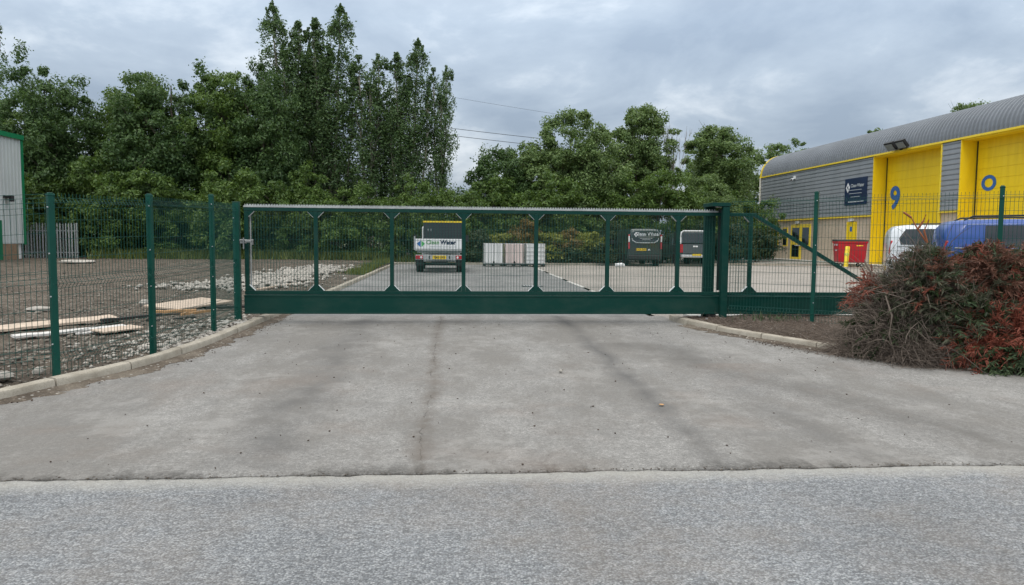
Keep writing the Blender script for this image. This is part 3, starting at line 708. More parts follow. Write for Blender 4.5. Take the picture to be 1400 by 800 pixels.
mb = MB(); mb.box((x-.03, 54.2, 1.3), (.05, 2.0, .06)); mb.build('push_bar', M['white'], dr)
mb = MB(); mb.bb((BX+.03, 46.65, .25), (BX+.09, 47.85, 2.93)); dr = B_(mb.build('side_door', M['yellow'], bd))
mb = MB(); mb.bb((BX+.022, 47.15, 2.3), (BX+.028, 47.4, 2.62)); mb.build('notice', M['blue_num'], dr)
mb = MB(); mb.box((BX+.01, 47.05, 1.25), (.05, .12, .04)); mb.build('handle', M['galv'], dr)
for y in (47.25, 55.0):
    t = thing('bulkhead_lamp', 'small white bulkhead lamp over the '+('plain yellow door' if y < 50 else 'glazed yellow entrance'), 'wall lamp', (BX-.03, y, 3.08), group='bulkhead lamps on the unit')
    mb = MB(); mb.prism([(-.0, -.08), (.1, -.08), (.1, .08), (-.05, .06)], -.28, .28, 'y'); mb.build('housing', M['white'], t)
    mb = MB(); mb.box((.02, 0, -.095), (.12, .46, .03)); mb.build('diffuser', M['white_lens'], t)
# security camera box, floodlight, wall sign
t = thing('security_camera', 'small white security camera high on the grey cladding', 'camera', (BX-.03, 55.6, 6.4))
mb = MB(); mb.box((-.02, 0, .12), (.08, .32, .22)); mb.build('bracket', M['white'], t, bevel=.01)
mb = MB(); mb.tube([(-.12, .1, -.02), (-.38, -.25, -.10)], .10, 10); mb.build('housing', M['white'], t)
mb = MB(); mb.tube([(-.381, -.251, -.10), (-.40, -.28, -.106)], .07, 10); mb.build('lens', M['black'], t)
t = thing('floodlight', 'black twin floodlight fixed over the door with number nine', 'floodlight', (BX-.1, 41.9, 7.25))
for dy in (-.55, .55):
    mb = MB(); mb.box((-.32, dy, .05), (.16, .85, .52), 0, R(-38)); h_ = mb.build('lamp_head', M['black'], t, bevel=.02)
    mb = MB(); mb.box((-.385, dy, -.035), (.02, .7, .38), 0, R(-38)); mb.build('lens', plain('floodlight_glass', (.25, .27, .28), .1), h_)
mb = MB(); mb.box((-.1, 0, -.1), (.3, 1.3, .05)); mb.box((.02, 0, -.12), (.05, .3, .25)); mb.build('bracket', M['black'], t)
t = thing('wall_sign', 'dark navy company sign with a white diamond emblem on grey cladding', 'sign', (BX-.05, 46.75, 4.9))
mb = MB(); mb.box((0, 0, 0), (.04, 2.65, 1.76)); mb.build('board', M['navy'], t)
def emblem(parent, loc, s_, rot, mats):
    e_ = bpy.data.objects.new('emblem', None)
    mb = MB(); mb.prism([(0, s_), (-s_*.75, 0), (0, -s_), (s_*.75, 0)], -.006, .006, 'y'); mb.cur = 1
    mb.tube([(-s_*.18, -.008, 0), (s_*.1, -.008, s_*.35), (s_*.1, -.008, -.1*s_), (s_*.32, -.008, -.3*s_)], s_*.09, 6)
    o = mb.build('emblem', mats, parent); o.location = loc; o.rotation_euler = rot; return o
emblem(t, (-.03, .92, .28), .33, (0, 0, R(-90)), [M['white'], M['navy']])
text('Clean Water', .30, M['grey_letter'], t, (-.026, -.22, .38), rot_w, bold=.006)
for z, s_, wd in ((.10, .13, 'drainage and tanks'), (-.12, .12, 'emergency repairs'), (-.34, .12, 'survey and cleaning')):
    mb = MB(); mb.box((-.0235, .0, z), (.005, 1.5 if z > -.3 else 1.1, .035)); mb.build('text_line', M['grey_letter'], t)
mb = MB(); mb.box((-.0235, -.1, -.66), (.005, 1.9, .07)); mb.build('text_line', M['grey_letter'], t)

# far left white shed with green trims
sh = thing('metal_shed', 'white ribbed metal shed with green edge trims at the edge of the soil', 'building', (-22.9, 35, .2))
def S_(o): o.location = (22.9, -35, -.2); return o
V, Fc = [], []; yy = []; y = 22.0
while y < 41.3: yy += [(y, 0), (y+.14, 0), (y+.17, .035), (y+.22, .035), (y+.25, 0)]; y += .30
for z in (1.15, 6.68):
    for (y, h) in yy: V.append((-22.86+h, y, z))
n = len(yy)
for j in range(n-1): Fc.append((j, j+1, j+1+n, j+n))
mb = MB(); mb.add(V, Fc); S_(mb.build('cladding', plain('white_shed_cladding', (.56, .60, .60), .5, .05, var=.06, scale=.5), sh))
ye = yy[-1][0]
mb = MB(); mb.bb((-36, 22, .1), (-22.98, ye-.05, 6.66)); S_(mb.build('wall', M['white'], sh))
mb = MB(); mb.bb((-23.0, 22, .1), (-22.84, ye-.55, 1.13)); S_(mb.build('brick_plinth', plain('brown_brick', (.26, .18, .12), .9, var=.2), sh))
sg = plain('bright_green_trim', (.012, .20, .085), .4)
mb = MB(); mb.prism([(22, 6.60), (ye+.12, 6.60), (ye+.12, 6.84), (22, 6.84)], -22.95, -22.72, 'x'); mb.bb((-22.9, ye-.06, 1.1), (-22.78, ye+.12, 6.60)); S_(mb.build('edge_trim', sg, sh))
mb = MB(); mb.prism([(-36, 6.7), (-22.95, 6.72), (-29.5, 7.6)], 22, ye, 'y'); S_(mb.build('roof', M['galv_dull'], sh))
mb = MB(); mb.bb((-22.83, 36.6, .12), (-22.78, 39.45, 2.34)); S_(mb.build('shutter_door', plain('green_shutter', (.01, .16, .08), .5), sh))
mb = MB(); mb.tube([(-22.55, 39.95, 3.6), (-22.55, 39.95, 3.3)], .12, 8); mb.box((-22.7, 39.95, 3.55), (.3, .4, .12)); S_(mb.build('lamp', M['black'], sh))
# palisade fence
pf = thing('palisade_fence', 'grey galvanised palisade fence between the white shed and the trees', 'fence', (-23, 43, .2))
mb = MB(); x = -26.4; 
while x < -21.05:
    h = 2.1; w_ = .036
    mb.prism([(x-w_, 0), (x+w_, 0), (x+w_, h-.12), (x+.012, h), (x, h-.05), (x-.012, h), (x-w_, h-.12)], -.012, .012, 'y'); x += .155
pm = mb.build('pale', M['galv_dull'], pf); pm.location = (23, .25, 0); pm['kind'] = 'thing'
mb = MB()
for z in (.45, 1.65): mb.box((-.7, .29, z), (5.5, .04, .05))
mb.build('rail', M['galv_dull'], pf)
for x in (-3.4, -.7, 1.95): mb = MB(); mb.box((x, .36, 1.05), (.07, .1, 2.1)); mb.build('post', M['galv_dull'], pf)

# ------------------------------------------------------------------ vehicles
def body_mesh(st):
    """st: stations (x, sill, belt, top, wsill, wbelt, wtop) -> section points"""
    secs = []
    for (x, si, be, to, ws, wb, wt) in st:
        half = [(0, si), (ws*.9, si), (ws, si+.06), (wb+.015, si+(be-si)*.5), (wb, be), (wb-(wb-wt)*.45, be+(to-be)*.45), (wt, to-(to-be)*.16-.01), (wt-.07, to-.03), (wt*.6, to-.003), (0, to)]
        secs.append([(x, -y, z) for y, z in half]+[(x, y, z) for y, z in half[::-1][1:-1]])
    V = [p for s_ in secs for p in s_]; n = len(secs[0]); Fc = []
    for i in range(len(secs)-1):
        for j in range(n): Fc.append((i*n+j, i*n+(j+1) % n, (i+1)*n+(j+1) % n, (i+1)*n+j))
    Fc += [tuple(range(n))[::-1], tuple((len(secs)-1)*n+j for j in range(n))]
    return V, Fc
def lerp_st(st, x):
    for a, b in zip(st, st[1:]):
        if a[0] <= x <= b[0]:
            t = (x-a[0])/(b[0]-a[0]); return [p+(q-p)*t for p, q in zip(a, b)]
    return st[-1]
def side_pt(st, x, v, off, sgn):
    s_ = lerp_st(st, x); be, to, wb, wt = s_[2], s_[3], s_[5], s_[6]
    y1, z1 = wb-(wb-wt)*.45, be+(to-be)*.45; y2, z2 = wt, to-(to-be)*.16-.01
    if v < .45/.84: t = v/(.45/.84); y, z = wb+(y1-wb)*t, be+(z1-be)*t
    else: t = (v-.45/.84)/(1-.45/.84); y, z = y1+(y2-y1)*t, z1+(z2-z1)*t
    return (x, sgn*(y+off), z)
def side_window(mb, st, poly, sgn, off=.008):
    """poly: list of (x, v) corners, drawn as a slab following the body side"""
    cx = sum(p[0] for p in poly)/len(poly); cv = sum(p[1] for p in poly)/len(poly); V = [side_pt(st, cx, cv, off, sgn)]; Fc = []
    dense = []
    for (a, b) in zip(poly, poly[1:]+poly[:1]):
        for i in range(4): dense.append((a[0]+(b[0]-a[0])*i/4, a[1]+(b[1]-a[1])*i/4))
    m_ = len(dense)
    for f_ in (.55, 1.0): V += [side_pt(st, cx+(p[0]-cx)*f_, cv+(p[1]-cv)*f_, off, sgn) for p in dense]
    V += [side_pt(st, p[0], p[1], -.01, sgn) for p in dense]
    for i in range(m_):
        j = (i+1) % m_; Fc += [(0, 1+i, 1+j), (1+i, 1+m_+i, 1+m_+j, 1+j), (1+m_+i, 1+2*m_+i, 1+2*m_+j, 1+m_+j)]
    if sgn > 0: Fc = [f_[::-1] for f_ in Fc]
    mb.add(V, Fc)
def wheel(parent, x, y, r, wd=.22):
    s_ = 1 if y > 0 else -1
    mb = MB(); mb.disc((x, y, r), r, wd, 'y', 28, [(r*.62, -wd/2), (r*.94, -wd/2), (r, -wd/2+.03), (r, wd/2-.03), (r*.94, wd/2), (r*.62, wd/2)]); wh = mb.build('wheel', M['rubber'], parent, smooth=40)
    mb = MB(); o = s_*(wd/2-.02); mb.disc((x, y, r), r, wd, 'y', 28, [(0, o+s_*.01), (r*.18, o+s_*.01), (r*.25, o-s_*.03), (r*.55, o-s_*.02), (r*.63, o)])
    mb.build('rim', M['galv_dull'], wh, smooth=40)
def people_van(name, label, cat, loc, rz, paint, rails, blank_first, L_=4.75, top=1.92, group=None):
    t = thing(name, label, cat, loc, rz, group); W = .92
    st = [(0, .55, 1.10, 1.62, W*.78, W*.86, W*.70), (.04, .40, 1.38, top-.16, W*.93, W*.95, W*.84), (.14, .33, 1.38, top-.045, W*.97, W*.985, W*.88), (.4, .28, 1.38, top-.01, W, W, W*.90),
          (1.2, .26, 1.37, top, W, W, W*.90), (2.4, .26, 1.36, top-.01, W, W, W*.90), (3.0, .26, 1.33, top-.06, W, W, W*.88), (3.35, .26, 1.28, top-.22, W, W*.99, W*.76),
          (3.95, .27, 1.10, 1.24, W, W*.97, W*.74), (4.4, .3, .86, .98, W*.96, W*.9, W*.62), (L_-.08, .35, .68, .76, W*.84, W*.8, W*.5), (L_, .4, .6, .64, W*.7, W*.66, W*.4)]
    V, Fc = body_mesh(st); mb = MB(); mb.add(V, Fc); mb.build('body', paint, t, smooth=42)
    for sgn in (-1, 1):
        wins = [(.20, 1.30), (1.37, 2.42), (2.50, 3.35)]
        for i, (a, b) in enumerate(wins):
            poly = [(a+(.0 if i else .06), .06), (b, .03), (b-(.28 if i == 2 else 0), .97), (a+(.17 if i == 0 else 0), .97), (a+(.02 if i == 0 else 0), .45)]
            mb = MB(); side_window(mb, st, poly, sgn, .006)
            if i == 0 and blank_first:
                side = mb.build('side_panel', paint, t, smooth=40)
                mb = MB(); side_window(mb, st, [(.66, .08), (1.30, .05), (1.30, .94), (.68, .94)], sgn, .014); mb.build('window', M['glass'], side, smooth=40)
            else: mb.build('window', M['glass'], t, smooth=40)
        pts = [side_pt(st, x, -.02, .012, sgn) for x in (.18, .8, 1.6, 2.4, 3.2)]; mb = MB(); mb.tube(pts, .011, 6); mb.build('waist_trim', M['galv_dull'], t)
        mb = MB(); mb.tube([side_pt(st, x, -.55, .01, sgn) for x in (.5, 1.4, 2.4, 3.6)], .018, 6); mb.build('side_moulding', M['black'], t)
        mb = MB(); mb.box((.065, sgn*(W*.90), 1.33), (.10, .08, .36), 0, R(7)); mb.build('tail_light', M['red_lens'], t, bevel=.02)
        mb = MB(); mb.box((4.45, sgn*(W*.72), .80), (.3, .25, .16), 0, R(20)); mb.build('headlight', M['white_lens'], t, bevel=.03)
        mb = MB(); mb.box((3.2, sgn*(W+.10), 1.17), (.14, .2, .2)); mb.build('wing_mirror', M['black'], t, bevel=.04)
        for x in (.88, 3.82): wheel(t, x, sgn*(W-.09), .325)
        for x in (.88, 3.82):
            mb = MB(); mb.disc((x, sgn*(W-.02), .34), .40, .055, 'y', 24); mb.build('wheel_arch', M['black'], t)
        if rails:
            pts = [(x, sgn*W*.73, z) for x, z in ((.35, top-.03), (.5, top+.045), (1.4, top+.06), (2.2, top+.05), (2.65, top-.01))]
            mb = MB(); mb.tube(pts, [.016, .018, .018, .018, .014], 8); mb.build('roof_rail', M['black'], t)
    mb = MB(); mb.prism([(-.0, 1.36), (.06, top-.16), (.08, top-.16), (.02, 1.36)], -.62, .62, 'y'); mb.build('rear_window', M['glass'], t)
    mb = MB(); mb.box((-.005, 0, .78), (.02, .52, .11)); mb.build('number_plate', M['plate'], t)
    mb = MB(); mb.box((.02, 0, .48), (.14, 1.6, .24)); mb.build('rear_bumper', paint, t, bevel=.05)
    V = [(3.42, -.66, top-.27), (3.42, .66, top-.27), (3.93, .72, 1.19), (3.93, -.72, 1.19)]; mb = MB(); mb.add([Vector(p)+Vector((.015, 0, .02)) for p in V], [(0, 3, 2, 1)]); mb.build('windscreen', M['glass'], t)
    return t
people_van('people_carrier', 'blue van with black roof rails parked behind the heap of cut branches', 'van', (9.72, 14.25, .17), R(-27), M['bluepaint'], True, True, top=1.93, group='vans parked behind the right fence')
wv = people_van('people_carrier', 'silver white van with dark side windows parked beyond the blue van', 'van', (11.45, 18.85, .17), R(-27), M['whitepaint'], False, False, top=1.92, group='vans parked behind the right fence')
mb = MB(); 
for a, b in ((.5, 1.2), (1.5, 2.3)): mb.tube([(a, -.66, 1.93), (b, -.66, 1.94)], .016, 6)
mb.build('roof_mount', M['black'], wv)

# dark panel van seen from behind
def panel_van(loc):
    t = thing('panel_van', 'dark green panel van with pale lettering on its rear door', 'van', loc, R(90)); W, top = .97, 2.08
    st = [(0, .5, 1.12, 1.95, W*.88, W*.95, W*.78), (.06, .38, 1.14, top-.07, W*.98, W*.99, W*.83), (.25, .32, 1.15, top-.01, W, W, W*.85), (1.5, .3, 1.15, top+.01, W, W, W*.86), (3.1, .3, 1.14, top, W, W, W*.85),
          (3.5, .3, 1.12, top-.12, W, W, W*.82), (4.15, .3, 1.08, 1.22, W, W*.98, W*.78), (4.6, .3, .9, 1.02, W*.97, W*.92, W*.66), (4.93, .36, .7, .76, W*.85, W*.8, W*.5), (4.98, .4, .6, .64, W*.7, W*.7, W*.4)]
    V, Fc = body_mesh(st); mb = MB(); mb.add(V, Fc); mb.build('body', M['darkpaint'], t, smooth=42)
    mb = MB(); mb.prism([(-.02, 1.30), (.045, 1.97), (.07, 1.97), (.01, 1.30)], -.70, .70, 'y'); d = mb.build('rear_door', M['darkpaint'], t)
    mb = MB(); mb.add([(-.022, -.52, 1.36), (-.022, .52, 1.36), (-.005, .66, 1.46), (.032, .66, 1.93), (.032, -.66, 1.93), (-.005, -.66, 1.46)], [(0, 1, 2, 5), (5, 2, 3, 4)]); mb.build('rear_window', M['glass'], d)
    mb = MB(); mb.tube([(-.02, -.74, 1.55), (-.03, -.70, 1.42), (-.045, -.52, 1.31), (-.05, 0, 1.29), (-.045, .52, 1.31), (-.03, .70, 1.42), (-.02, .74, 1.55)], .028, 6); mb.build('door_crease', M['grey_letter'], d)
    rr = (R(90), 0, R(-90)); tl = math.atan2(.065, .67)
    text('Clean Water', .27, M['grey_letter'], d, (-.016, -.13, 1.77), (R(90)-tl, 0, R(-90)), bold=.008)
    emblem(d, (-.012, .52, 1.75), .14, (0, 0, R(-90)), [M['white'], M['navy']])
    for z, wd in ((1.62, .9), (1.54, .7), (1.47, .5)): mb = MB(); mb.box((-.03, -.05, z), (.01, wd, .02)); mb.build('text_line', M['grey_letter'], d)
    for s_ in (-1, 1):
        mb = MB(); mb.box((.015, s_*.90, 1.35), (.10, .09, .80), 0, R(4)); tl_ = mb.build('tail_light', M['red_lens'], t, bevel=.02)
        mb = MB(); mb.box((.0, s_*.90, 1.50), (.10, .07, .32), 0, R(4)); mb.build('clear_lens', M['white_lens'], tl_, bevel=.01)
        for x in (.95, 3.95): wheel(t, x, s_*(W-.12), .34); mb = MB(); mb.disc((x, s_*(W-.02), .36), .41, .06, 'y', 24); mb.build('wheel_arch', M['black'], t)
        mb = MB(); mb.box((3.55, s_*1.07, 1.3), (.14, .22, .26)); mb.build('wing_mirror', M['black'], t, bevel=.03)
        mb = MB(); mb.box((1.9, s_*.975, .78), (2.2, .03, .10)); mb.build('side_moulding', M['black'], t)
        mb = MB(); side_window(mb, st, [(2.75, .08), (3.85, .06), (3.5, .85), (2.8, .9)], s_, .006); mb.build('window', M['glass'], t, smooth=40)
    mb = MB(); mb.box((-.02, 0, .50), (.16, 1.82, .26)); mb.build('rear_bumper', M['black'], t, bevel=.05)
    mb = MB(); mb.box((-.03, .22, .93), (.02, .56, .13)); p_ = mb.build('number_plate', M['plate'], t); text('YK18 OVD', .115, M['black'], p_, (-.045, .22, .93), rr, bold=.002)
    mb = MB(); mb.tube([(-.04, -.28, .87), (-.04, -.22, .96), (-.04, -.16, .87)], .022, 6); mb.build('badge', M['white'], t)
    return t
panel_van((10.47, 40.0, .17))
# pickup
t = thing('pickup_truck', 'dark grey pickup with a white hooped canopy beside the gate guide posts', 'pickup truck', (13.40, 40.2, .17), R(90)); W = .95
st = [(0, .55, 1.16, 1.20, W*.95, W*.97, W*.93), (.1, .5, 1.20, 1.24, W, W, W*.95), (1.55, .45, 1.20, 1.24, W, W, W*.95), (1.6, .45, 1.20, 1.90, W, W, W*.78), (2.0, .42, 1.2, 1.93, W, W, W*.80), (3.0, .42, 1.18, 1.90, W, W, W*.78), (3.7, .42, 1.16, 1.26, W, W*.98, W*.8), (4.9, .45, 1.0, 1.1, W*.95, W*.9, W*.7), (5.2, .5, .8, .84, W*.8, W*.78, W*.6)]
V, Fc = body_mesh(st); mb = MB(); mb.add(V, Fc); mb.build('body', M['pickpaint'], t, smooth=35)
mb = MB(); mb.prism([(.10, 1.26), (.22, 1.92), (1.5, 1.94), (1.5, 1.26)], -.84, .84, 'y'); cn = mb.build('canopy', M['pickpaint'], t, bevel=.05)
mb = MB(); mb.prism([(.075, 1.30), (.175, 1.84), (.20, 1.84), (.1, 1.30)], -.70, .70, 'y'); mb.build('rear_window', M['glass'], cn)
mb = MB(); mb.tube([(.07, -.86, 1.27), (.14, -.84, 1.62), (.20, -.80, 1.88), (.22, -.66, 1.97), (.22, .66, 1.97), (.20, .80, 1.88), (.14, .84, 1.62), (.07, .86, 1.27)], .045, 8); mb.build('canopy_hoop', M['white'], cn, smooth=50)
mb = MB(); mb.box((-.02, 0, .98), (.05, 1.5, .50)); tg = mb.build('tailgate', plain('silver_grey_tailgate', (.075, .09, .10), .3, coat=.5), t, bevel=.02)
mb = MB(); mb.box((-.05, .05, 1.12), (.03, .26, .08)); mb.build('handle', M['white'], tg)
mb = MB(); mb.box((-.08, 0, .58), (.16, 1.75, .16)); mb.build('rear_bumper', M['galv'], t, bevel=.03)
mb = MB(); mb.box((-.17, 0, .66), (.02, .52, .11)); mb.build('number_plate', M['plate'], t)
for s_ in (-1, 1):
    mb = MB(); mb.box((-.01, s_*.83, 1.00), (.10, .15, .46)); mb.build('tail_light', M['red_lens'], t, bevel=.02)
    for x in (1.0, 4.2): wheel(t, x, s_*(W-.1), .38, .24); mb = MB(); mb.disc((x, s_*(W-.02), .42), .46, .06, 'y', 24); mb.build('wheel_arch', M['black'], t)
    mb = MB(); side_window(mb, st, [(2.0, .1), (3.35, .1), (3.0, .85), (2.05, .88)], s_, .006); mb.build('window', M['glass'], t, smooth=40)

# tipper truck from behind
t = thing('tipper_truck', 'small tipper truck with a white lettered tailboard and yellow top bar', 'truck', (-.60, 31.3, .17), R(90))
rr = (R(90), 0, R(-90)); hw = 1.04
mb = MB(); mb.box((1.7, 0, .98), (3.5, 2.04, .10)); mb.box((.1, 0, .90), (.12, 1.9, .12)); mb.build('flatbed', M['galv_dull'], t, bevel=.01)
mb = MB(); mb.box((-.03, 0, 1.22), (.05, 2.02, .42)); tb = mb.build('tailboard', M['white'], t, bevel=.01)
text('Clean', .24, plain('green_vinyl', (.10, .30, .10), .5), tb, (-.062, .28, 1.28), rr, bold=.003)
text('Water', .24, M['navy'], tb, (-.062, -.36, 1.28), rr, bold=.010)
mb = MB(); mb.box((-.058, -.15, 1.10), (.004, 1.1, .02)); mb.build('text_line', M['grey_letter'], tb)
mb = MB(); mb.prism([(-.0, .15), (-.17, .0), (0, -.15)], -.004, .004, 'y'); mb.cur = 1; mb.prism([(.03, .13), (.17, .0), (.03, -.13)], -.004, .004, 'y')
o = mb.build('emblem', [plain('blue_vinyl', (.03, .14, .38), .5), plain('leaf_green_vinyl', (.06, .38, .10), .5)], tb); o.location = (-.06, .78, 1.22); o.rotation_euler = (0, 0, R(-90))
for s_ in (-1, 1):
    mb = MB(); mb.box((1.7, s_*1.03, 1.22), (3.4, .04, .38)); mb.build('side_board', M['galv_dull'], t)
    mb = MB(); mb.box((-.03, s_*1.04, 1.22), (.09, .06, .50)); mb.tube([(-.03, s_*1.04, 1.47), (-.03, s_*1.04, 1.53)], .035, 8); mb.build('corner_post', M['galv'], t)
    mb = MB(); mb.box((-.20, s_*.83, .66), (.05, .30, .15)); tl_ = mb.build('tail_light', M['red_lens'], t, bevel=.01)
    mb = MB(); mb.disc((-.232, s_*.76, .66), .05, .012, 'x', 12); mb.build('clear_lens', M['white_lens'], tl_)
    for x in (.95,): wheel(t, x, s_*.86, .34, .30)
    wheel(t, 4.1, s_*.86, .34, .22)
    mb = MB(); mb.box((.45, s_*.86, .50), (.02, .34, .42)); mb.build('mudflap', M['black'], t)
    mb = MB(); mb.tube([(4.25, s_*.95, 1.5), (4.25, s_*1.22, 1.55)], .015, 6); mb.box((4.25, s_*1.24, 1.45), (.06, .14, .34)); mb.build('wing_mirror', M['black'], t)
mb = MB(); mb.box((-.18, 0, .66), (.05, 2.0, .21)); lb = mb.build('light_board', M['galv_dull'], t, bevel=.01)
mb = MB(); mb.box((-.212, 0, .66), (.01, .56, .15)); p_ = mb.build('number_plate', M['plate'], lb); text('YJ62 UXS', .12, M['black'], p_, (-.222, 0, .66), rr, bold=.002)
for s_ in (-1, 1): mb = MB(); mb.box((-.212, s_*.42, .66), (.012, .05, .13)); mb.build('marker_plate', M['black'], lb)
mb = MB(); mb.box((2.0, .42, .62), (3.8, .10, .18)); mb.box((2.0, -.42, .62), (3.8, .10, .18)); mb.box((.1, 0, .42), (.2, .7, .12)); mb.tube([(1, -.8, .34), (1, .8, .34)], .07, 8); mb.build('chassis', M['black'], t)
mb = MB(); mb.prism([(3.55, .35), (3.55, 1.95), (3.85, 2.02), (4.55, 1.95), (5.0, 1.2), (5.25, 1.0), (5.3, .4)], -.88, .88, 'y'); cb = mb.build('cab', M['white'], t, bevel=.06)
mb = MB(); mb.prism([(4.62, 1.90), (5.02, 1.25), (5.03, 1.27), (4.64, 1.92)], -.78, .78, 'y'); mb.build('windscreen', M['glass'], cb)
k = Mat('dark_grille'); z_ = k.xyz()[2]; fr_ = k.math('FRACT', k.math('MULTIPLY', z_, 14)); k.set(k.mix(k.math('GREATER_THAN', fr_, .8), (.018, .026, .034), (.045, .055, .065)), .5); M['grille'] = k.m
mb = MB(); mb.box((3.25, -.1, 1.66), (.10, 1.82, 1.04)); hb = mb.build('headboard', M['grille'], t, bevel=.01)
mb = MB(); mb.box((3.24, -.1, 2.215), (.12, 1.84, .07)); mb.build('warning_bar', M['yellow_trim'], hb)
text('T T', .15, M['grey_letter'], hb, (3.19, .52, 1.82), rr, 'lettering')
mb = MB(); mb.box((1.8, .0, 1.30), (2.2, 1.6, .25)); mb.build('load_cover', M['black'], t, bevel=.06)

# ------------------------------------------------------------------ intermediate bulk tanks
k = Mat('milky_tank_plastic'); n = k.noise(1.2, 4); k.set(k.ramp(n, [(.3, (.74, .75, .75)), (.7, (.84, .85, .85))]), .35); k.p.inputs['Subsurface Weight'].default_value = .0; M['tank'] = k.m
M['tank_pink'] = plain('stained_tank_plastic', (.72, .61, .58), .4, var=.12, scale=1.5)
def ibc(x, y, label, mat, style):
    t = thing('bulk_tank', label, 'tank', (x, y, .17), 0, 'plastic bulk tanks in cages in front of the shrubs'); h = 1.0; wx, wy = 1.04, 1.0
    mb = MB()
    for i in range(3): mb.box(((i-1)*.46, 0, .05), (.10, wy, .08))
    mb.box((0, 0, .12), (wx, wy, .05)); mb.build('pallet', M['black'], t)
    V, Fc = [], []
    if style == 'ribbed':
        mb = MB(); n = 7
        mb.box((0, 0, .68), (wx-.10, wy-.10, 1.02))
        for i in range(n): xx = -wx/2+.11+(wx-.22)*i/(n-1); mb.box((xx, -wy/2+.045, .68), (.085, .05, 1.0)); mb.box((xx, wy/2-.045, .68), (.085, .05, 1.0))
    else:
        mb = MB(); mb.box((0, 0, .68), (wx-.08, wy-.08, 1.02))
    mb.build('tank_body', mat, t, bevel=.025)
    mb = MB(); mb.disc((0, 0, 1.215), .12, .05, 'z', 16); mb.build('lid', M['black'], t)
    mb = MB(); a, b = wx/2-.01, wy/2-.01; r_ = .011
    for z in ((.16, .36, .58, .80, 1.02, 1.20) if style != 'ribbed' else (.16, 1.20)):
        mb.tube([(-a, -b, z), (a, -b, z), (a, b, z), (-a, b, z), (-a, -b, z)], r_, 6, False)
    for i in range(6 if style != 'ribbed' else 5):
        n_v = (5 if style != 'ribbed' else 4); xx = -a+2*a*i/n_v
        if xx > a+.01: continue
        for yy in (-b, b): mb.tube([(xx, yy, .14), (xx, yy, 1.20)], r_, 6, False)
    mb.build('cage', M['galv_dull'], t)
    mb = MB(); mb.tube([(.0, -.5, .22), (0, -.60, .22)], .05, 10); mb.box((0, -.60, .25), (.05, .04, .1)); mb.build('valve', M['black'], t)
    return t
ibc(2.08, 39.1, 'white ribbed bulk tank at the left end of the row of tanks', M['tank'], 'ribbed')
ibc(3.17, 39.1, 'pinkish stained bulk tank in the middle of the row of tanks', M['tank_pink'], 'ribbed')
ibc(4.28, 39.1, 'white bulk tank with a gridded wire cage at the right end of the row', M['tank'], 'grid')

# ------------------------------------------------------------------ red wheeled bin, bollard
t = thing('wheeled_bin', 'large red four wheeled waste bin with a dark lid against the brick wall', 'bin', (22.95, 41.4, .17), R(-14)); t.scale = (1.05, 1.05, 1.1)
mb = MB(); V = []; 
for (z, a, b) in ((.22, .66, .48), (.30, .69, .51), (1.22, .74, .56), (1.26, .78, .60), (1.34, .78, .60)):
    V += [(-a, -b, z), (a, -b, z), (a, b, z), (-a, b, z)]
Fc = [(3, 2, 1, 0)]
for i in range(4):
    for j in range(4): Fc.append((i*4+j, i*4+(j+1) % 4, i*4+4+(j+1) % 4, i*4+4+j))
mb.add(V, Fc)
for x in (-.5, -.17, .17, .5): mb.box((x, -.50, .75), (.05, .03, .8), 0, 0, R(6))
mb.build('body', M['redbin'], t, smooth=30)
mb = MB(); mb.prism([(-.62, 1.345), (.62, 1.345), (.62, 1.38), (.45, 1.44), (-.62, 1.40)], -.80, .80, 'x'); mb.build('lid', M['black'], t, bevel=.015)
for x in (-.55, .55):
    for y in (-.36, .36):
        mb = MB(); mb.disc((x, y, .10), .10, .05, 'y', 16); w_ = mb.build('wheel', M['rubber'], t)
        mb = MB(); mb.disc((x, y, .10), .05, .06, 'y', 12); mb.build('hub', M['white'], w_)
rl = (R(90), 0, R(-90))
text('18', .36, M['white'], t, (-.715, 0, .95), (R(84), 0, R(-90)), 'lettering', bold=.015)
for y, z, wd in ((.24, 1.15, .26), (-.22, 1.15, .26), (0.05, .62, .6), (-.15, .42, .5)): mb = MB(); mb.box((-.735+(1.15-z)*.13, y, z), (.01, wd, .075)); mb.build('decal', M['white'], t)
mb = MB(); mb.box((.36, -.555, 1.12), (.34, .02, .05)); mb.build('decal', M['yellow_trim'], t)
t = thing('bollard', 'leaning yellow steel bollard in front of the red waste bin', 'bollard', (22.05, 40.15, .17)); t.rotation_euler = (0, R(4), 0)
mb = MB(); mb.tube([(0, 0, -.05), (0, 0, 1.16), (0, 0, 1.2)], [.12, .12, .09], 14); mb.build('post', M['yellow_trim'], t, smooth=40)
mb = MB(); mb.disc((0, 0, .02), .2, .04, 'z', 16); mb.build('base', M['concrete'], t)
mb = MB(); mb.disc((0, 0, .75), .124, .14, 'z', 14, [(.124, -.07), (.124, .07)]); mb.build('reflective_band', plain('lime_band', (.62, .66, .12), .5), t)

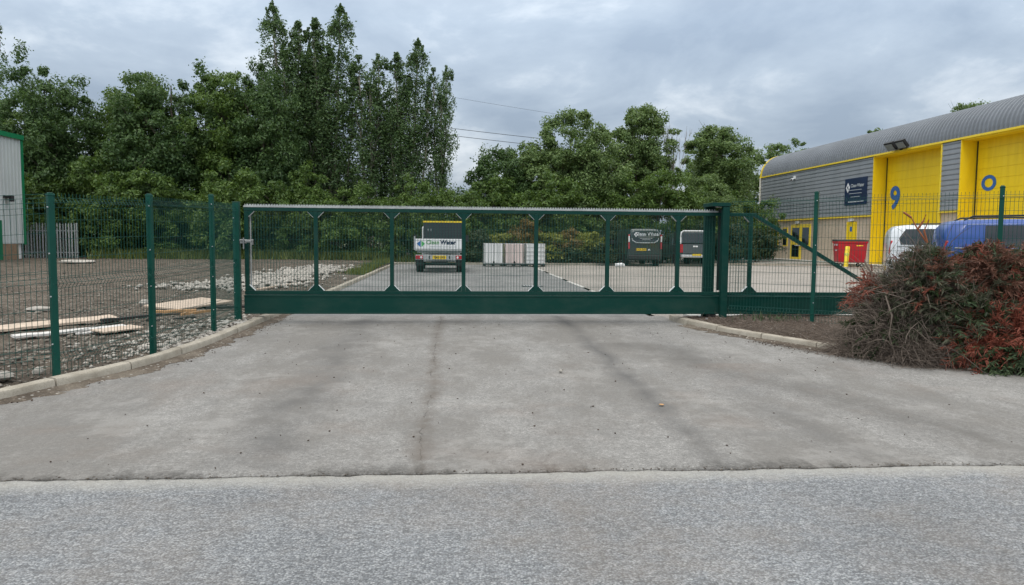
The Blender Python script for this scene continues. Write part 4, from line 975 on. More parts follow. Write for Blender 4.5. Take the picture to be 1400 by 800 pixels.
# ------------------------------------------------------------------ foliage
rs = np.random.RandomState(7)
def rand_dir(n):
    v = rs.normal(size=(n, 3)); return v/np.linalg.norm(v, axis=1)[:, None]
def leaves(C_, Rr, per, size, flat=1.0, shell=.5):
    """clump centres C_ (n,3), radii Rr (n,) -> leaf quads"""
    n = len(C_); D = rand_dir(n*per); rad = np.repeat(Rr, per)*np.clip(.30+.5*rs.uniform(0, 1, n*per)+.22*np.abs(rs.normal(size=n*per)), 0, 1.5)
    an = np.repeat(rs.uniform(.6, 1.35, (n, 3)), per, 0); sk = np.repeat(rs.normal(size=(n, 2))*.35, per, 0)
    O = D*rad[:, None]*np.array([1, 1, flat])*an; O[:, :2] += sk*O[:, 2:3]
    P = np.repeat(C_, per, 0)+O
    nrm = D+rs.normal(size=D.shape)*.75+np.array([0, 0, .35]); nrm /= np.linalg.norm(nrm, axis=1)[:, None]
    a = np.cross(nrm, rand_dir(len(P))); a /= np.linalg.norm(a, axis=1)[:, None]; b = np.cross(nrm, a)
    s = size*rs.uniform(.6, 1.35, len(P))[:, None]
    V = np.stack([P-a*s, P-b*s*.48+nrm*s*.1, P+a*s, P+b*s*.48+nrm*s*.1], 1).reshape(-1, 3)
    F_ = np.arange(len(P)*4).reshape(-1, 4); return V, F_
def poplar(label, stems, per, size, group):
    t = thing('poplar_tree', label, 'tree', (0, 0, 0), 0, group); Cs, Rs = [], []; mb = MB(); rn = random.Random(int(stems[0][2]*77))
    for (dx_, dy_, H, mr, h0, dens) in stems:
        n = int(dens*(H-h0)*mr*13); t_ = rs.uniform(0, 1, n)**.85; prof = mr*np.minimum(1, (1.0-t_)/.30)**.55*(.95-.1*t_)*(1+.16*np.sin(t_*19+dx_*5))+.04
        g = rs.uniform(0, 6.283, n); r_ = prof*np.sqrt(rs.uniform(0, 1, n)); lean = t_**1.1
        side = .15*mr*np.sin(t_*7+dx_*3)
        Cs.append(np.stack([dx_*(.25+.75*lean)+side*.5+np.cos(g)*r_, dy_*lean+np.sin(g)*r_, h0+(H-h0)*t_], 1)); Rs.append(np.clip(prof*.42, .12, .46)*rs.uniform(.6, 1.25, n))
        pts = [(dx_*(.25+.75*(i/9))*(1 if i else .3)+rn.uniform(-.1, .1), dy_*(i/9)+rn.uniform(-.1, .1), (H-.5)*i/9-.1) for i in range(10)]
        mb.tube(pts, [(.15 if mr > .9 else .09)*(1.15-i/9) for i in range(10)], 7, False)
        for _ in range(int(H*2.2)):
            z = rn.uniform(h0*.8, H*.95); i = int(z/(H-.5)*9); p0 = Vector(pts[min(i, 9)]); a = rn.uniform(0, 6.28); q_ = rn.uniform(.5, 1)*mr*.8*max(.15, math.sin(min(1, .3+.7*z/H)*math.pi))
            p1 = p0+Vector((math.cos(a)*q_, math.sin(a)*q_, rn.uniform(.7, 1.6))); mb.tube([p0, p0.lerp(p1, .5)+Vector((math.cos(a)*.1, math.sin(a)*.1, -.1)), p1], [.035, .022, .008], 4, False)
    mb.build('trunk', M['bark_pale'], t, smooth=60)
    V, F_ = leaves(np.concatenate(Cs), np.concatenate(Rs), per, size, 1.7); npmesh('crown', V, F_, M['leaf_p'], t); return t
def make_tree(name, label, cat, H, lobes, ncl, per, size, lmat, bmat, tr=.2, clr=(.5, 1.1), limbs=14, trunks=1, group=None, flat=.8, base=.12, spread=.3):
    t = thing(name, label, cat, (0, 0, 0), 0, group)
    vol = np.array([l[3]*l[4]*l[5] for l in lobes]); pick = rs.choice(len(lobes), ncl, p=vol/vol.sum()); Lb = np.array(lobes)[pick]
    D = rand_dir(ncl); rad = rs.uniform(.25, 1, ncl)**(1/2.2)
    C_ = Lb[:, :3]+D*Lb[:, 3:6]*rad[:, None]; C_[:, 2] = np.maximum(C_[:, 2], .5)
    Rr = rs.uniform(clr[0], clr[1], ncl)*(1.0-.35*np.clip(C_[:, 2]/H, 0, 1))
    V, F_ = leaves(C_, Rr, per, size, flat)
    mb = MB(); rn = random.Random(int(H*1000))
    for q_ in range(trunks):
        ox, oy = (rn.uniform(-spread, spread), rn.uniform(-spread, spread)) if q_ else (0, 0)
        pts = []; 
        for i in range(8): f_ = i/7; pts.append((ox*(1+f_)+.12*rn.uniform(-1, 1)*f_*H*.08, oy*(1+f_)+.12*rn.uniform(-1, 1)*f_*H*.08, f_*H*.88-.1))
        mb.tube(pts, [tr*(1-.85*i/7)*(1.25 if i == 0 else 1) for i in range(8)], 7, False)
        if q_ == 0: main = pts
    idx = rs.choice(ncl, min(limbs, ncl), replace=False)
    for i in idx:
        c_ = C_[i]; zb = max(H*base, c_[2]*.55); f_ = min(zb/(H*.88), .98)*7; j = int(f_); p0 = Vector(main[j]).lerp(Vector(main[min(j+1, 7)]), f_-j)
        c_ = Vector(c_); mid = p0.lerp(c_, .5)+Vector((rn.uniform(-.2, .2), rn.uniform(-.2, .2), rn.uniform(.0, .5)))
        mb.tube([p0, mid, c_], [tr*.38, tr*.22, tr*.06], 5, False)
        for _ in range(3):
            e_ = c_+Vector((rn.uniform(-1, 1), rn.uniform(-1, 1), rn.uniform(-.2, 1)))*.9; mb.tube([mid.lerp(c_, .6), e_], [tr*.12, tr*.03], 4, False)
    mb.build('trunk', M[bmat], t, smooth=60)
    npmesh('crown', V, F_, M[lmat], t)
    return t
DG = 'dense trees behind the waste ground'
dense1 = [(0, 0, 4.2, 3.3, 2.8, 3.9), (-1.2, .3, 7.6, 2.2, 2.0, 2.9), (1.4, -.2, 7.2, 2.2, 2.0, 2.7), (.2, 0, 9.3, 1.5, 1.5, 2.1)]
dense2 = [(0, 0, 3.4, 3.5, 2.6, 3.3), (1.0, 0, 6.6, 2.6, 2.2, 2.8), (-1.6, 0, 7.4, 1.8, 1.8, 3.0), (-1.2, 0, 9.9, 1.0, 1.0, 1.6), (1.7, 0, 8.8, 1.3, 1.2, 1.7)]
low1 = [(0, 0, 1.7, 2.6, 1.8, 1.9), (1.0, 0, 3.0, 1.7, 1.4, 1.6), (-1.2, .1, 2.7, 1.4, 1.3, 1.3)]
specs = [ # proto index, X, Y, scale, rz, label
 (0, -29.5, 49.5, (1.1, 1, .92), .3, 'broad leafy tree behind the white shed, at the left edge of the wood'),
 (1, -24.4, 47.5, (1.0, 1, 1.07), 1.2, 'rounded leafy tree with a tall tip just right of the white shed'),
 (0, -20.4, 50.0, (1.15, 1, 1.08), 2.4, 'leafy tree with a low dome above the end of the palisade fence'),
 (1, -17.4, 48.0, (1.1, 1, 1.06), 3.9, 'dark leafy tree behind the second post from the left in the fence'),
 (0, -14.6, 50.5, (1.2, 1, 1.12), 4.6, 'leafy tree rising above the left fence between its second and third post'),
 (1, -12.2, 49.0, (.95, 1, 1.1), 5.5, 'leafy tree crowding against the left side of the first tall poplar'),
 (0, -9.6, 52.5, (1.0, 1, .72), .9, 'shorter leafy tree filling in behind the first poplar trunk'),
 (1, -27.0, 51.5, (1.2, 1, .98), 2.0, 'leafy tree showing only its top between two nearer crowns near the shed')]
t0_ = make_tree('leafy_tree', specs[0][5], 'tree', 11.4, dense1, 300, 210, .095, 'leaf_a', 'bark', .22, (.45, 1.15), 16, group=DG)
t1_ = make_tree('leafy_tree', specs[1][5], 'tree', 11.6, dense2, 300, 210, .095, 'leaf_b', 'bark', .2, (.45, 1.1), 16, group=DG)
pr = [t0_, t1_]; used = [False, False]
for (p, x, y, s_, rz, lb) in specs:
    if not used[p]: used[p] = True; o = pr[p]; o.location = (x, y, .17); o.rotation_euler = (0, 0, rz); o.scale = s_; o['label'] = lb
    else: dup(pr[p], (x, y, .17), rz, s_, lb)
# low bushes along the foot of the wood
UG = 'bushes at the foot of the wood'
bl = [(-27.5, 45.9, 1.0, 'low bush between the white shed and the palisade fence'), (-23.6, 45.6, 1.15, 'bush directly behind the palisade fence pales'), (-20.0, 45.3, 1.2, 'bush right of the free end of the palisade fence'), (-16.6, 45.8, 1.25, 'bush seen between the first and second left fence posts'),
      (-13.3, 45.2, 1.2, 'bush seen through the mesh beside the gate latch post'), (-10.2, 45.8, 1.1, 'bush behind the first gate bay, at the far edge of the soil'), (-7.3, 45.0, 1.05, 'bush behind the second gate bay, left of the poplar trunks'), (-4.4, 44.6, 1.0, 'bush behind the third gate bay, left of the tipper truck'), (-1.7, 44.4, .95, 'bush standing directly behind the tipper truck')]
bp = make_tree('bush', bl[0][3], 'bush', 4.2, low1, 120, 190, .08, 'leaf_a', 'bark', .07, (.35, .8), 12, group=UG)
for i, (x, y, s_, lb) in enumerate(bl):
    if i == 0: bp.location = (x, y, .17); bp.scale = (s_,)*3
    else: dup(bp, (x, y, .17), i*1.3, (s_, s_, s_*(.9+.12*((i*7) % 3))), lb)
for i, (x, y, s_, lb) in enumerate([(1.2, 46.2, 1.15, 'bush behind the gap between the truck and the tank row'), (4.3, 47.0, 1.2, 'bush filling in behind the pink stained tank'), (7.2, 47.2, 1.2, 'bush behind the yellow green shrubs right of the tanks'), (10.2, 48.6, 1.2, 'bush behind the dark van, under the tall ash like tree'),
      (16.6, 50.2, 1.15, 'bush behind the pickup, under the round headed tree'), (21.6, 54.5, 1.2, 'bush behind the last gate upright, left of the brick corner')]):
    dup(bp, (x, y, .17), i*1.7+.6, (s_, s_, s_), lb)
# tall poplars
PG = 'tall poplars behind the yard'
q0 = poplar('x', [(-.55, 0, 16.5, 1.25, 1.6, 1.0), (.9, .2, 15.5, 1.15, 2.0, 1.0), (.1, -.3, 14.0, 1.6, 1.2, .55), (-1.5, .2, 12.6, .8, 3.0, .8), (1.6, .1, 12.6, .8, 3.0, .8)], 44, .088, PG)
q1 = poplar('x', [(-.5, 0, 13.7, 1.1, 1.6, 1.0), (.8, .2, 14.2, 1.05, 2.4, .8), (.2, -.3, 12.0, 1.4, 1.2, .42)], 42, .088, PG)
ps = [(0, -11.05, 50.0, (1.05, 1.05, 1.0), 0, 'tallest poplar on the left of the group, above the second gate upright'),
      (0, -8.15, 50.5, (1.1, 1.1, 1.01), 3.3, 'broad tall poplar with twin tips in the middle of the group'),
      (1, -9.6, 52.5, (1.2, 1.1, 1.02), 4.2, 'slimmer poplar standing behind the two tallest poplars'),
      (1, -5.7, 50.2, (1.05, 1.1, .97), .3, 'shorter poplar in the notch just right of the twin tips'),
      (1, -4.6, 52.0, (.9, 1, .80), 3.4, 'low poplar filling the dip left of the right hand poplars'),
      (0, -2.95, 50.0, (.92, 1.0, .875), 3.0, 'poplar with a pointed tip above the tipper truck'),
      (1, -1.0, 50.4, (.72, .9, .925), .2, 'thin airy poplar at the right end of the poplar group')]
used = [False, False]
for (p, x, y, s_, rz, lb) in ps:
    pp = (q0, q1)[p]
    if not used[p]: used[p] = True; pp.location = (x, y, .17); pp.rotation_euler = (0, 0, rz); pp.scale = s_; pp['label'] = lb
    else: dup(pp, (x, y, .17), rz, s_, lb)
# trees behind the yard to the right of the poplars
big = [(0, 0, 4.2, 3.9, 2.8, 3.8), (-1.5, 0, 6.1, 2.7, 2.2, 3.0), (1.6, 0, 6.0, 2.6, 2.2, 2.8), (.2, 0, 7.0, 2.7, 2.2, 3.0), (.2, 0, 7.2, 2.6, 2.2, 2.8)]
ash = [(0, 0, 5.0, 2.6, 2.2, 3.4), (-.5, 0, 7.8, 2.2, 1.9, 2.8), (.5, .2, 8.0, 2.1, 1.9, 2.8), (0, 0, 9.0, 1.7, 1.6, 2.3)]
T1 = make_tree('leafy_tree', 'low dark rounded tree just right of the poplar group', 'tree', 7.4, [(0, 0, 3.3, 3.0, 2.4, 3.2), (.6, 0, 5.2, 2.2, 1.8, 2.2)], 180, 190, .09, 'leaf_b', 'bark', .16, (.4, .95), 14)
T1.location = (2.6, 49.5, .17)
T2 = make_tree('leafy_tree', 'wide bushy tree with pale leaf undersides behind the bulk tanks', 'tree', 9.9, big, 290, 200, .095, 'leaf_y', 'bark', .22, (.4, 1.05), 18)
T2.location = (7.7, 49.5, .17)
T2.scale = (1.0, 1, 1.0)
T3 = make_tree('leafy_tree', 'tall pale green ash like tree rising behind the dark van', 'tree', 11.4, ash, 230, 190, .095, 'leaf_y', 'bark', .18, (.35, .95), 18)
T3.location = (14.0, 55.5, .17); T3.scale = (1.05, 1, 1.07)
T4 = make_tree('leafy_tree', 'shorter dense green tree in front of the bare dead tree', 'tree', 6.4, [(0, 0, 3.0, 2.6, 2, 3.0), (.8, 0, 4.4, 1.9, 1.6, 1.9)], 150, 190, .085, 'leaf_a', 'bark', .14, (.35, .85), 12)
T4.location = (13.2, 47.5, .17)
T5 = dup(T3, (20.9, 58.5, .17), 2.1, (1.2, 1.1, .99), 'round headed tree with visible limbs behind the twin guide posts')
T6 = make_tree('leafy_tree', 'loose leafy tree against the left corner of the industrial unit', 'tree', 10.4, [(0, 0, 4.6, 2.8, 2.4, 4.0), (1.4, 0, 7.6, 2.0, 1.8, 2.6), (-1.6, 0, 7.2, 1.5, 1.5, 2.0)], 210, 170, .10, 'leaf_y', 'bark', .18, (.35, .95), 20)
T6.location = (29.4, 67.5, .17); T6.scale = (1.15, 1, 1.10)
dup(T6, (24.2, 66.0, .17), 2.6, (1.0, 1, 1.0), 'lower leafy tree left of the corner of the industrial unit')
dup(T2, (18.4, 52.5, .17), 1.4, (.72, .8, .62), 'low rounded tree behind the pickup with the white hoop')
dup(T4, (9.8, 52.5, .17), 2.4, (1.1, 1.1, 1.18), 'mid height tree wedged between the wide bushy tree and the ash like tree')
dup(T4, (5.0, 53.5, .17), .8, (1.2, 1.1, 1.2), 'tree in the gap between the low dark tree and the wide bushy tree')
dup(T3, (43.5, 60.5, .17), .7, (1.05, 1, 1.24), 'tree top poking above the ribbed roof of the unit at the right')
dup(T6, (44.5, 72.0, .17), 3.1, (1.1, 1, 1.30), 'small leafy tree top showing over the middle of the ribbed roof')
T7 = dup(q1, (-34.2, 57.5, .17), .3, (1.0, 1.0, 1.24), 'sparse tall tree with thin leaves at the left edge of the sky'); T7['group'] = 'tall trees at the edges'
# bare dead tree
t = thing('bare_tree', 'leafless dead tree with upright twigs between two green crowns', 'tree', (16.4, 55.0, .17)); t.scale = (.5, .5, .93); mb = MB(); rn = random.Random(9)
def br(p, d, ln, r_, dep):
    q_ = p+d*ln; mb.tube([p, p.lerp(q_, .5)+Vector((rn.uniform(-.08, .08), rn.uniform(-.08, .08), 0))*ln*.4, q_], [r_, r_*.8, r_*.6], 5, False)
    if dep: 
        for _ in range(3 if dep > 1 else 4): br(q_ if rn.random() < .6 else p.lerp(q_, rn.uniform(.5, 1)), (d+Vector((rn.uniform(-.5, .5), rn.uniform(-.5, .5), rn.uniform(.0, .5)))).normalized(), ln*rn.uniform(.45, .75), r_*.55, dep-1)
for _ in range(3): br(Vector((rn.uniform(-.5, .5), 0, 0)), Vector((rn.uniform(-.12, .12), rn.uniform(-.1, .1), 1)).normalized(), 4.4, .12, 4)
mb.build('trunk', plain('dead_bark', (.22, .19, .165), .9), t)
# hedge of shrubs along the back kerb
HG = 'shrubs along the back kerb of the yard'
h1 = make_tree('shrub', 'dark green shrub beside the truck at the left end of the tank row', 'shrub', 2.2, [(0, 0, .9, 1.15, .8, .95)], 46, 170, .075, 'leaf_hd', 'bark', .04, (.32, .6), 6, group=HG); h1.location = (1.35, 42.3, .17)
h2 = make_tree('shrub', 'yellow green shrub showing above the white ribbed tank', 'shrub', 2.2, [(0, 0, 1.05, 1.2, .8, 1.1)], 46, 170, .075, 'leaf_h', 'bark', .04, (.32, .6), 6, group=HG); h2.location = (2.9, 42.4, .17); h2.scale = (1, 1, .92)
h3 = make_tree('shrub', 'taller shrub with reddish brown tips above the pink tank', 'shrub', 2.3, [(0, 0, 1.15, 1.2, .8, 1.2)], 46, 170, .075, 'leaf_br', 'bark', .04, (.32, .6), 6, group=HG); h3.location = (4.1, 42.6, .17); h3.scale = (.9, 1, 1.08)
dup(h2, (5.45, 42.4, .17), 2, (1.1, 1, .95), 'yellow green shrub behind the gridded tank')
dup(h3, (6.6, 42.3, .17), 1, (1, 1, .86), 'reddish shrub between the gridded tank and the next gate upright')
dup(h2, (7.8, 42.5, .17), 4, (1.1, 1, .98), 'bright yellow green shrub left of the dark van')
dup(h1, (6.2, 41.7, .17), 3, (1.2, .8, .62), 'low dark shrub at the kerb right of the gridded tank')
dup(h1, (8.2, 41.8, .17), 5, (1.2, .8, .66), 'low dark shrub at the kerb close to the dark van')
dup(h1, (10.0, 45.2, .17), 1, (1.3, 1, 1.3), 'dark shrub rising behind the roof of the dark van')
dup(h1, (12.4, 46.5, .17), 2.2, (1.5, 1, 1.2), 'dark shrub in the gap between the dark van and the pickup')
dup(h1, (15.5, 46.0, .17), 4.2, (1.5, 1, 1.3), 'dark shrub behind the pickup next to the guide posts')
dup(h1, (18.2, 47.0, .17), .4, (1.5, 1, 1.3), 'dark shrub seen through the gate tail mesh')
dup(h1, (20.9, 50.0, .17), 3.4, (1.5, 1, 1.2), 'dark shrub behind the last gate upright before the brace')
dup(h1, (24.7, 60.2, .17), 2.4, (1.0, 1, 1.28), 'dark shrub at the foot of the corner strut of the industrial unit')
dup(h1, (23.4, 61.5, .17), 1.4, (1.1, 1, 1.05), 'dark shrub standing off the corner of the industrial unit')
# grass and weeds at the edges
def grass(name, label, n, fx, hgt, mat):
    P = np.array([fx() for _ in range(n)]); a = rs.uniform(0, 6.28, n); h = hgt*rs.uniform(.4, 1.2, n); ln = rs.uniform(-.5, .5, (n, 2))*h[:, None]
    wv_ = .006+.05*h; dx_, dy_ = np.cos(a)*wv_, np.sin(a)*wv_
    V = np.stack([P+np.stack([-dx_, -dy_, 0*h], 1), P+np.stack([dx_, dy_, 0*h], 1), P+np.stack([ln[:, 0], ln[:, 1], h], 1)], 1).reshape(-1, 3)
    tag(npmesh(name, V, np.arange(n*3).reshape(-1, 3), M[mat]), label, 'grass', kind='stuff')
grass('grass', 'rough grass along the far edge of the soil and yard', 9000, lambda: (lambda x, y: (x, y, soilz(x, y) if x < -3.4 else .15))(rnd.uniform(-20, 0), rnd.gauss(43.6, .7)), .55, 'grass')
grass('grass', 'thin grass tufts by the yard kerb on the soil side', 2500, lambda: (lambda x, y: (x, y, soilz(x, y)))(-3.35-abs(rnd.gauss(0, .35)), rnd.uniform(28, 42)), .22, 'grass')
grass('grass', 'sparse weeds in the soil near the twin guide posts', 110, lambda: (lambda x, y: (x, y, vergez(x, y)))(rnd.gauss(5.35, .25), rnd.gauss(12.1, .15)), .13, 'needle_green')

# ------------------------------------------------------------------ heap of cut branches
def twigs(n, fc, lens, rads, seg=5, sag=.35, dirf=None):
    P = np.array([fc() for _ in range(n)]); D = rand_dir(n) if dirf is None else dirf(n, P); Ls = rs.uniform(lens[0], lens[1], n); Rr = rs.uniform(rads[0], rads[1], n)
    rings = []; p = P.copy(); d = D.copy(); curl = rs.normal(size=(n, 3))*.22
    for i in range(seg+1):
        u_ = np.cross(d, np.array([.3, .2, .9])); u_ /= np.linalg.norm(u_, axis=1)[:, None]+1e-9; v_ = np.cross(d, u_)
        r_ = (Rr*(1-.8*i/seg))[:, None]
        rings.append(np.stack([p+(u_*math.cos(g)+v_*math.sin(g))*r_ for g in (0, 2.09, 4.19)], 1))
        p = p+d*(Ls/seg)[:, None]; d = d+curl+np.array([0, 0, -sag/seg])+rs.normal(size=(n, 3))*.12; d /= np.linalg.norm(d, axis=1)[:, None]
        p[:, 2] = np.maximum(p[:, 2], .10)
    A = np.stack(rings, 1); V = A.reshape(-1, 3); F_ = []
    base = (np.arange(n)*(seg+1)*3)[:, None]
    for i in range(seg):
        for k_ in range(3):
            k2 = (k_+1) % 3; F_.append(base+np.array([[i*3+k_, i*3+k2, (i+1)*3+k2, (i+1)*3+k_]]))
    return V, np.concatenate(F_)
def fronds(n, fc, dirf, ln=(.16, .34), fing=18, fl=.09, wd=.0055, droop=.5):
    """feathery conifer sprays: a bending stem with rows of thin fingers"""
    P = np.array([fc() for _ in range(n)]); D = dirf(n, P); Ls = rs.uniform(ln[0], ln[1], n)
    Vs, Fs = [], []; side = np.cross(D, rand_dir(n)); side /= np.linalg.norm(side, axis=1)[:, None]; nb = np.cross(D, side)
    off = 0
    for i in range(fing):
        t_ = (i+.5)/fing; p = P+D*(Ls*t_)[:, None]+np.array([0, 0, -1])*(droop*Ls*t_*t_)[:, None]*.6
        d2 = D+np.array([0, 0, -1])*(droop*t_); d2 /= np.linalg.norm(d2, axis=1)[:, None]
        sg_ = (1 if i % 2 else -1)
        f_ = d2*.75+side*sg_*.7+nb*rs.uniform(-.5, .5, (n, 1))+rs.normal(size=(n, 3))*.12; f_ /= np.linalg.norm(f_, axis=1)[:, None]
        l_ = (fl*(1.15-.6*abs(t_-.4))*rs.uniform(.7, 1.3, n))[:, None]; w1 = np.cross(f_, rand_dir(n)); w1 /= np.linalg.norm(w1, axis=1)[:, None]
        m_ = p+f_*l_*.55; e_ = p+f_*l_+np.array([0, 0, -.15])*l_
        for (a, b, wa, wb) in ((p, m_, wd*.8, wd), (m_, e_, wd, wd*.35)):
            Vs.append(np.stack([a-w1*wa, a+w1*wa, b+w1*wb, b-w1*wb], 1).reshape(-1, 3)); Fs.append(np.arange(n*4).reshape(-1, 4)+off); off += n*4
        w2 = np.cross(f_, w1); Vs.append(np.stack([p-w2*wd, p+w2*wd, e_+w2*wd*.4, e_-w2*wd*.4], 1).reshape(-1, 3)); Fs.append(np.arange(n*4).reshape(-1, 4)+off); off += n*4
    return np.concatenate(Vs), np.concatenate(Fs)
def inell(c, r, sh=.6):
    d = rand_dir(1)[0]; q_ = rs.uniform(sh**3, 1)**(1/3); p = [c[i]+d[i]*r[i]*q_ for i in range(3)]; p[2] = max(p[2], .14+.02*rs.rand()); return tuple(p)
def outward(cs_, upb=.3, rnd_=.6):
    def f_(n, P):
        c = np.array([min(cs_, key=lambda e_: sum(((p[i]-e_[0][i])/e_[1][i])**2 for i in range(3)))[0] for p in P]); d = P-c; d /= np.linalg.norm(d, axis=1)[:, None]+1e-6
        d = d+rs.normal(size=d.shape)*rnd_+np.array([0, 0, upb]); return d/np.linalg.norm(d, axis=1)[:, None]
    return f_
EA = ((5.80, 9.42, .32), (.44, .42, .46)); EB = ((6.22, 9.32, .74), (.34, .38, .76)); EB2 = ((5.95, 9.42, .62), (.30, .38, .66)); EC = ((7.10, 9.35, .80), (.46, .40, .74)); EC2 = ((7.75, 9.25, .80), (.52, .40, .72)); ED = ((7.30, 8.85, .42), (.72, .30, .36)); EE = ((8.7, 8.75, .5), (.8, .45, .6)); EF = ((6.60, 9.02, .45), (.46, .38, .50))
EL = ((5.55, 9.55, .18), (.42, .36, .13)); EG = ((6.15, 8.92, .22), (.60, .26, .22))
def pickell(L_): return lambda sh=.55: inell(*L_[rs.randint(len(L_))], sh)
hp = thing('branch_heap', 'big heap of cut conifer branches, half grey and half rust red, over the kerb', 'branch heap', (6.6, 9.3, .1))
def Hh(o, lb=None): o.location = -hp.location; tag(o, lb); return o
V, F_ = twigs(12000, pickell([EA, EA, EB, EB2, EB2, EL, EG]), (.15, .55), (.0022, .0052), dirf=outward([EA, EB, EB2, EL], -.25, 1.0)); Hh(npmesh('dry_twigs', V, F_, M['twig'], hp), 'tangle of dry grey twigs')
V, F_ = twigs(4500, pickell([EC, EC2, ED, EE, EF]), (.15, .45), (.002, .004), dirf=outward([EC, EC2, ED, EE, EF], -.1, .8)); Hh(npmesh('dry_twigs', V, F_, M['needle_brown'], hp), 'brown twigs inside the red half')
V, F_ = twigs(480, pickell([EA, EA, EB, EB2, EF, EG]), (.35, .9), (.004, .009), dirf=outward([EA, EB, EF], -.2, .8)); Hh(npmesh('bare_branches', V, F_, M['twig'], hp), 'longer bare grey branches')
gD = outward([EA, EB, EB2, EC, EC2, ED, EE, EF], -.1, .55)
V, F_ = fronds(1700, pickell([EB, EB2, EB, EF, EC, EC2]), gD); Hh(npmesh('olive_sprays', V, F_, M['needle_olive'], hp), 'fading olive sprays')
V, F_ = fronds(420, pickell([EB, EF, EC, EC2]), gD); Hh(npmesh('green_sprays', V, F_, M['needle_green'], hp))
def topred():
    while True:
        p = inell(*[EC, EC2, EB][rs.choice(3, p=[.45, .4, .15])], .7)
        if p[2] > .85: return p
V, F_ = fronds(950, topred, outward([EC, EC2, EB], .0, .7), (.18, .36)); Hh(npmesh('brown_sprays', V, F_, M['needle_brown'], hp), 'reddish brown sprays on top')
V, F_ = fronds(170, topred, outward([EC, EC2, EB], .0, .7), (.18, .36)); Hh(npmesh('red_sprays', V, F_, M['needle_red'], hp))
V, F_ = fronds(1300, lambda: inell(*[ED, EE, ((6.75, 8.72, .24), (.42, .24, .22))][rs.choice(3, p=[.55, .2, .25])], .7), outward([ED, EE], .2, .8), (.25, .5), 20, .1); V = V[:]; Hh(npmesh('red_sprays', V, F_, M['needle_red'], hp), 'bright rust red sprays low on the right')
V, F_ = fronds(620, lambda: inell(*[((6.95, 8.55, .18), (.50, .22, .14)), ((7.7, 8.35, .24), (.75, .26, .22))][rs.randint(2)], .6), outward([((7.3, 8.9, .1), (1, .3, .2))], .1, .6), (.22, .42), 18, .085, .0075); Hh(npmesh('green_sprays', V, F_, M['needle_green'], hp), 'fresh green sprays along the bottom right')
V, F_ = fronds(45, lambda: inell((5.75, 9.7, .92), (.14, .2, .2), .3), outward([((5.9, 9.6, .8), (.2, .2, .2))], .1, .6), (.2, .35)); Hh(npmesh('red_sprays', V, F_, M['needle_red'], hp), 'small rusty tuft on the left shoulder')
# dense dark core so that the heap is not hollow; the dark colour also paints in its shaded gaps
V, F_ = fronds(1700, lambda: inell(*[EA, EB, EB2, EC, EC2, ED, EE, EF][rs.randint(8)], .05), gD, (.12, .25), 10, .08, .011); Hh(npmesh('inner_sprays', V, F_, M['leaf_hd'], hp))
mb = MB()
for pts in ([(6.35, 9.5, 1.25), (6.42, 9.6, 1.62), (6.30, 9.65, 1.82), (6.22, 9.68, 1.98)], [(6.30, 9.65, 1.82), (6.34, 9.6, 1.93), (6.36, 9.58, 2.02)], [(6.22, 9.68, 1.98), (6.12, 9.7, 2.05)], [(6.42, 9.6, 1.62), (6.36, 9.6, 1.8), (6.42, 9.6, 1.95)]):
    mb.tube(pts, [.016-.003*i for i in range(len(pts))], 6)
Hh(mb.build('orange_branch', plain('orange_bark', (.30, .10, .04), .8, var=.3, scale=20), hp), 'orange barked branch sticking up above the heap')
mb = MB(); mb.tube([(5.58, 9.15, .95), (5.60, 9.02, .7), (5.55, 8.98, .45), (5.62, 8.95, .2), (5.5, 8.9, .12)], [.008, .012, .013, .013, .010], 6); Hh(mb.build('bare_branches', M['twig'], hp))
mb = MB(); mb.tube([(5.72, 9.75, 1.02), (5.74, 9.75, 1.2), (5.66, 9.78, 1.34), (5.64, 9.78, 1.4)], [.02, .016, .012, .008], 6); Hh(mb.build('bare_branches', M['twig'], hp))
# litter of twigs on the verge and along the kerb
V, F_ = twigs(3200, lambda: (lambda y: (lambda x: (x, y, vergez(x, y)+.015))(interp(RK, y)+.15+abs(rs.normal())*.8))(rs.uniform(9.6, 12.4)), (.06, .28), (.0015, .004), 4, .1, lambda n, P: (lambda d: d/np.linalg.norm(d, axis=1)[:, None])(rs.normal(size=(n, 3))*np.array([1, 1, .25])))
tag(npmesh('twig_litter', V, F_, M['twig']), 'dry twig litter over the dark soil of the right verge', 'litter', kind='stuff')
V, F_ = twigs(1400, lambda: (lambda y: (interp(RK, y)-.02-abs(rs.normal())*.16, y, gz(y)+.02))(rs.uniform(8.3, 10.5)), (.03, .15), (.001, .003), 3, .05, lambda n, P: (lambda d: d/np.linalg.norm(d, axis=1)[:, None])(rs.normal(size=(n, 3))*np.array([1, 1, .12])))
V[:, 2] = np.minimum(V[:, 2], .19); tag(npmesh('twig_litter', V, F_, M['twig']), 'fallen twigs in the gutter below the right kerb', 'litter', kind='stuff')
mb = MB(); mb.tube([(5.22, 9.42, .15), (5.40, 9.28, .15), (5.56, 9.17, .14)], [.018, .022, .016], 6); tag(mb.build('stick', M['timber'], smooth=50), 'pale broken stick lying in the gutter at the foot of the heap', 'stick')

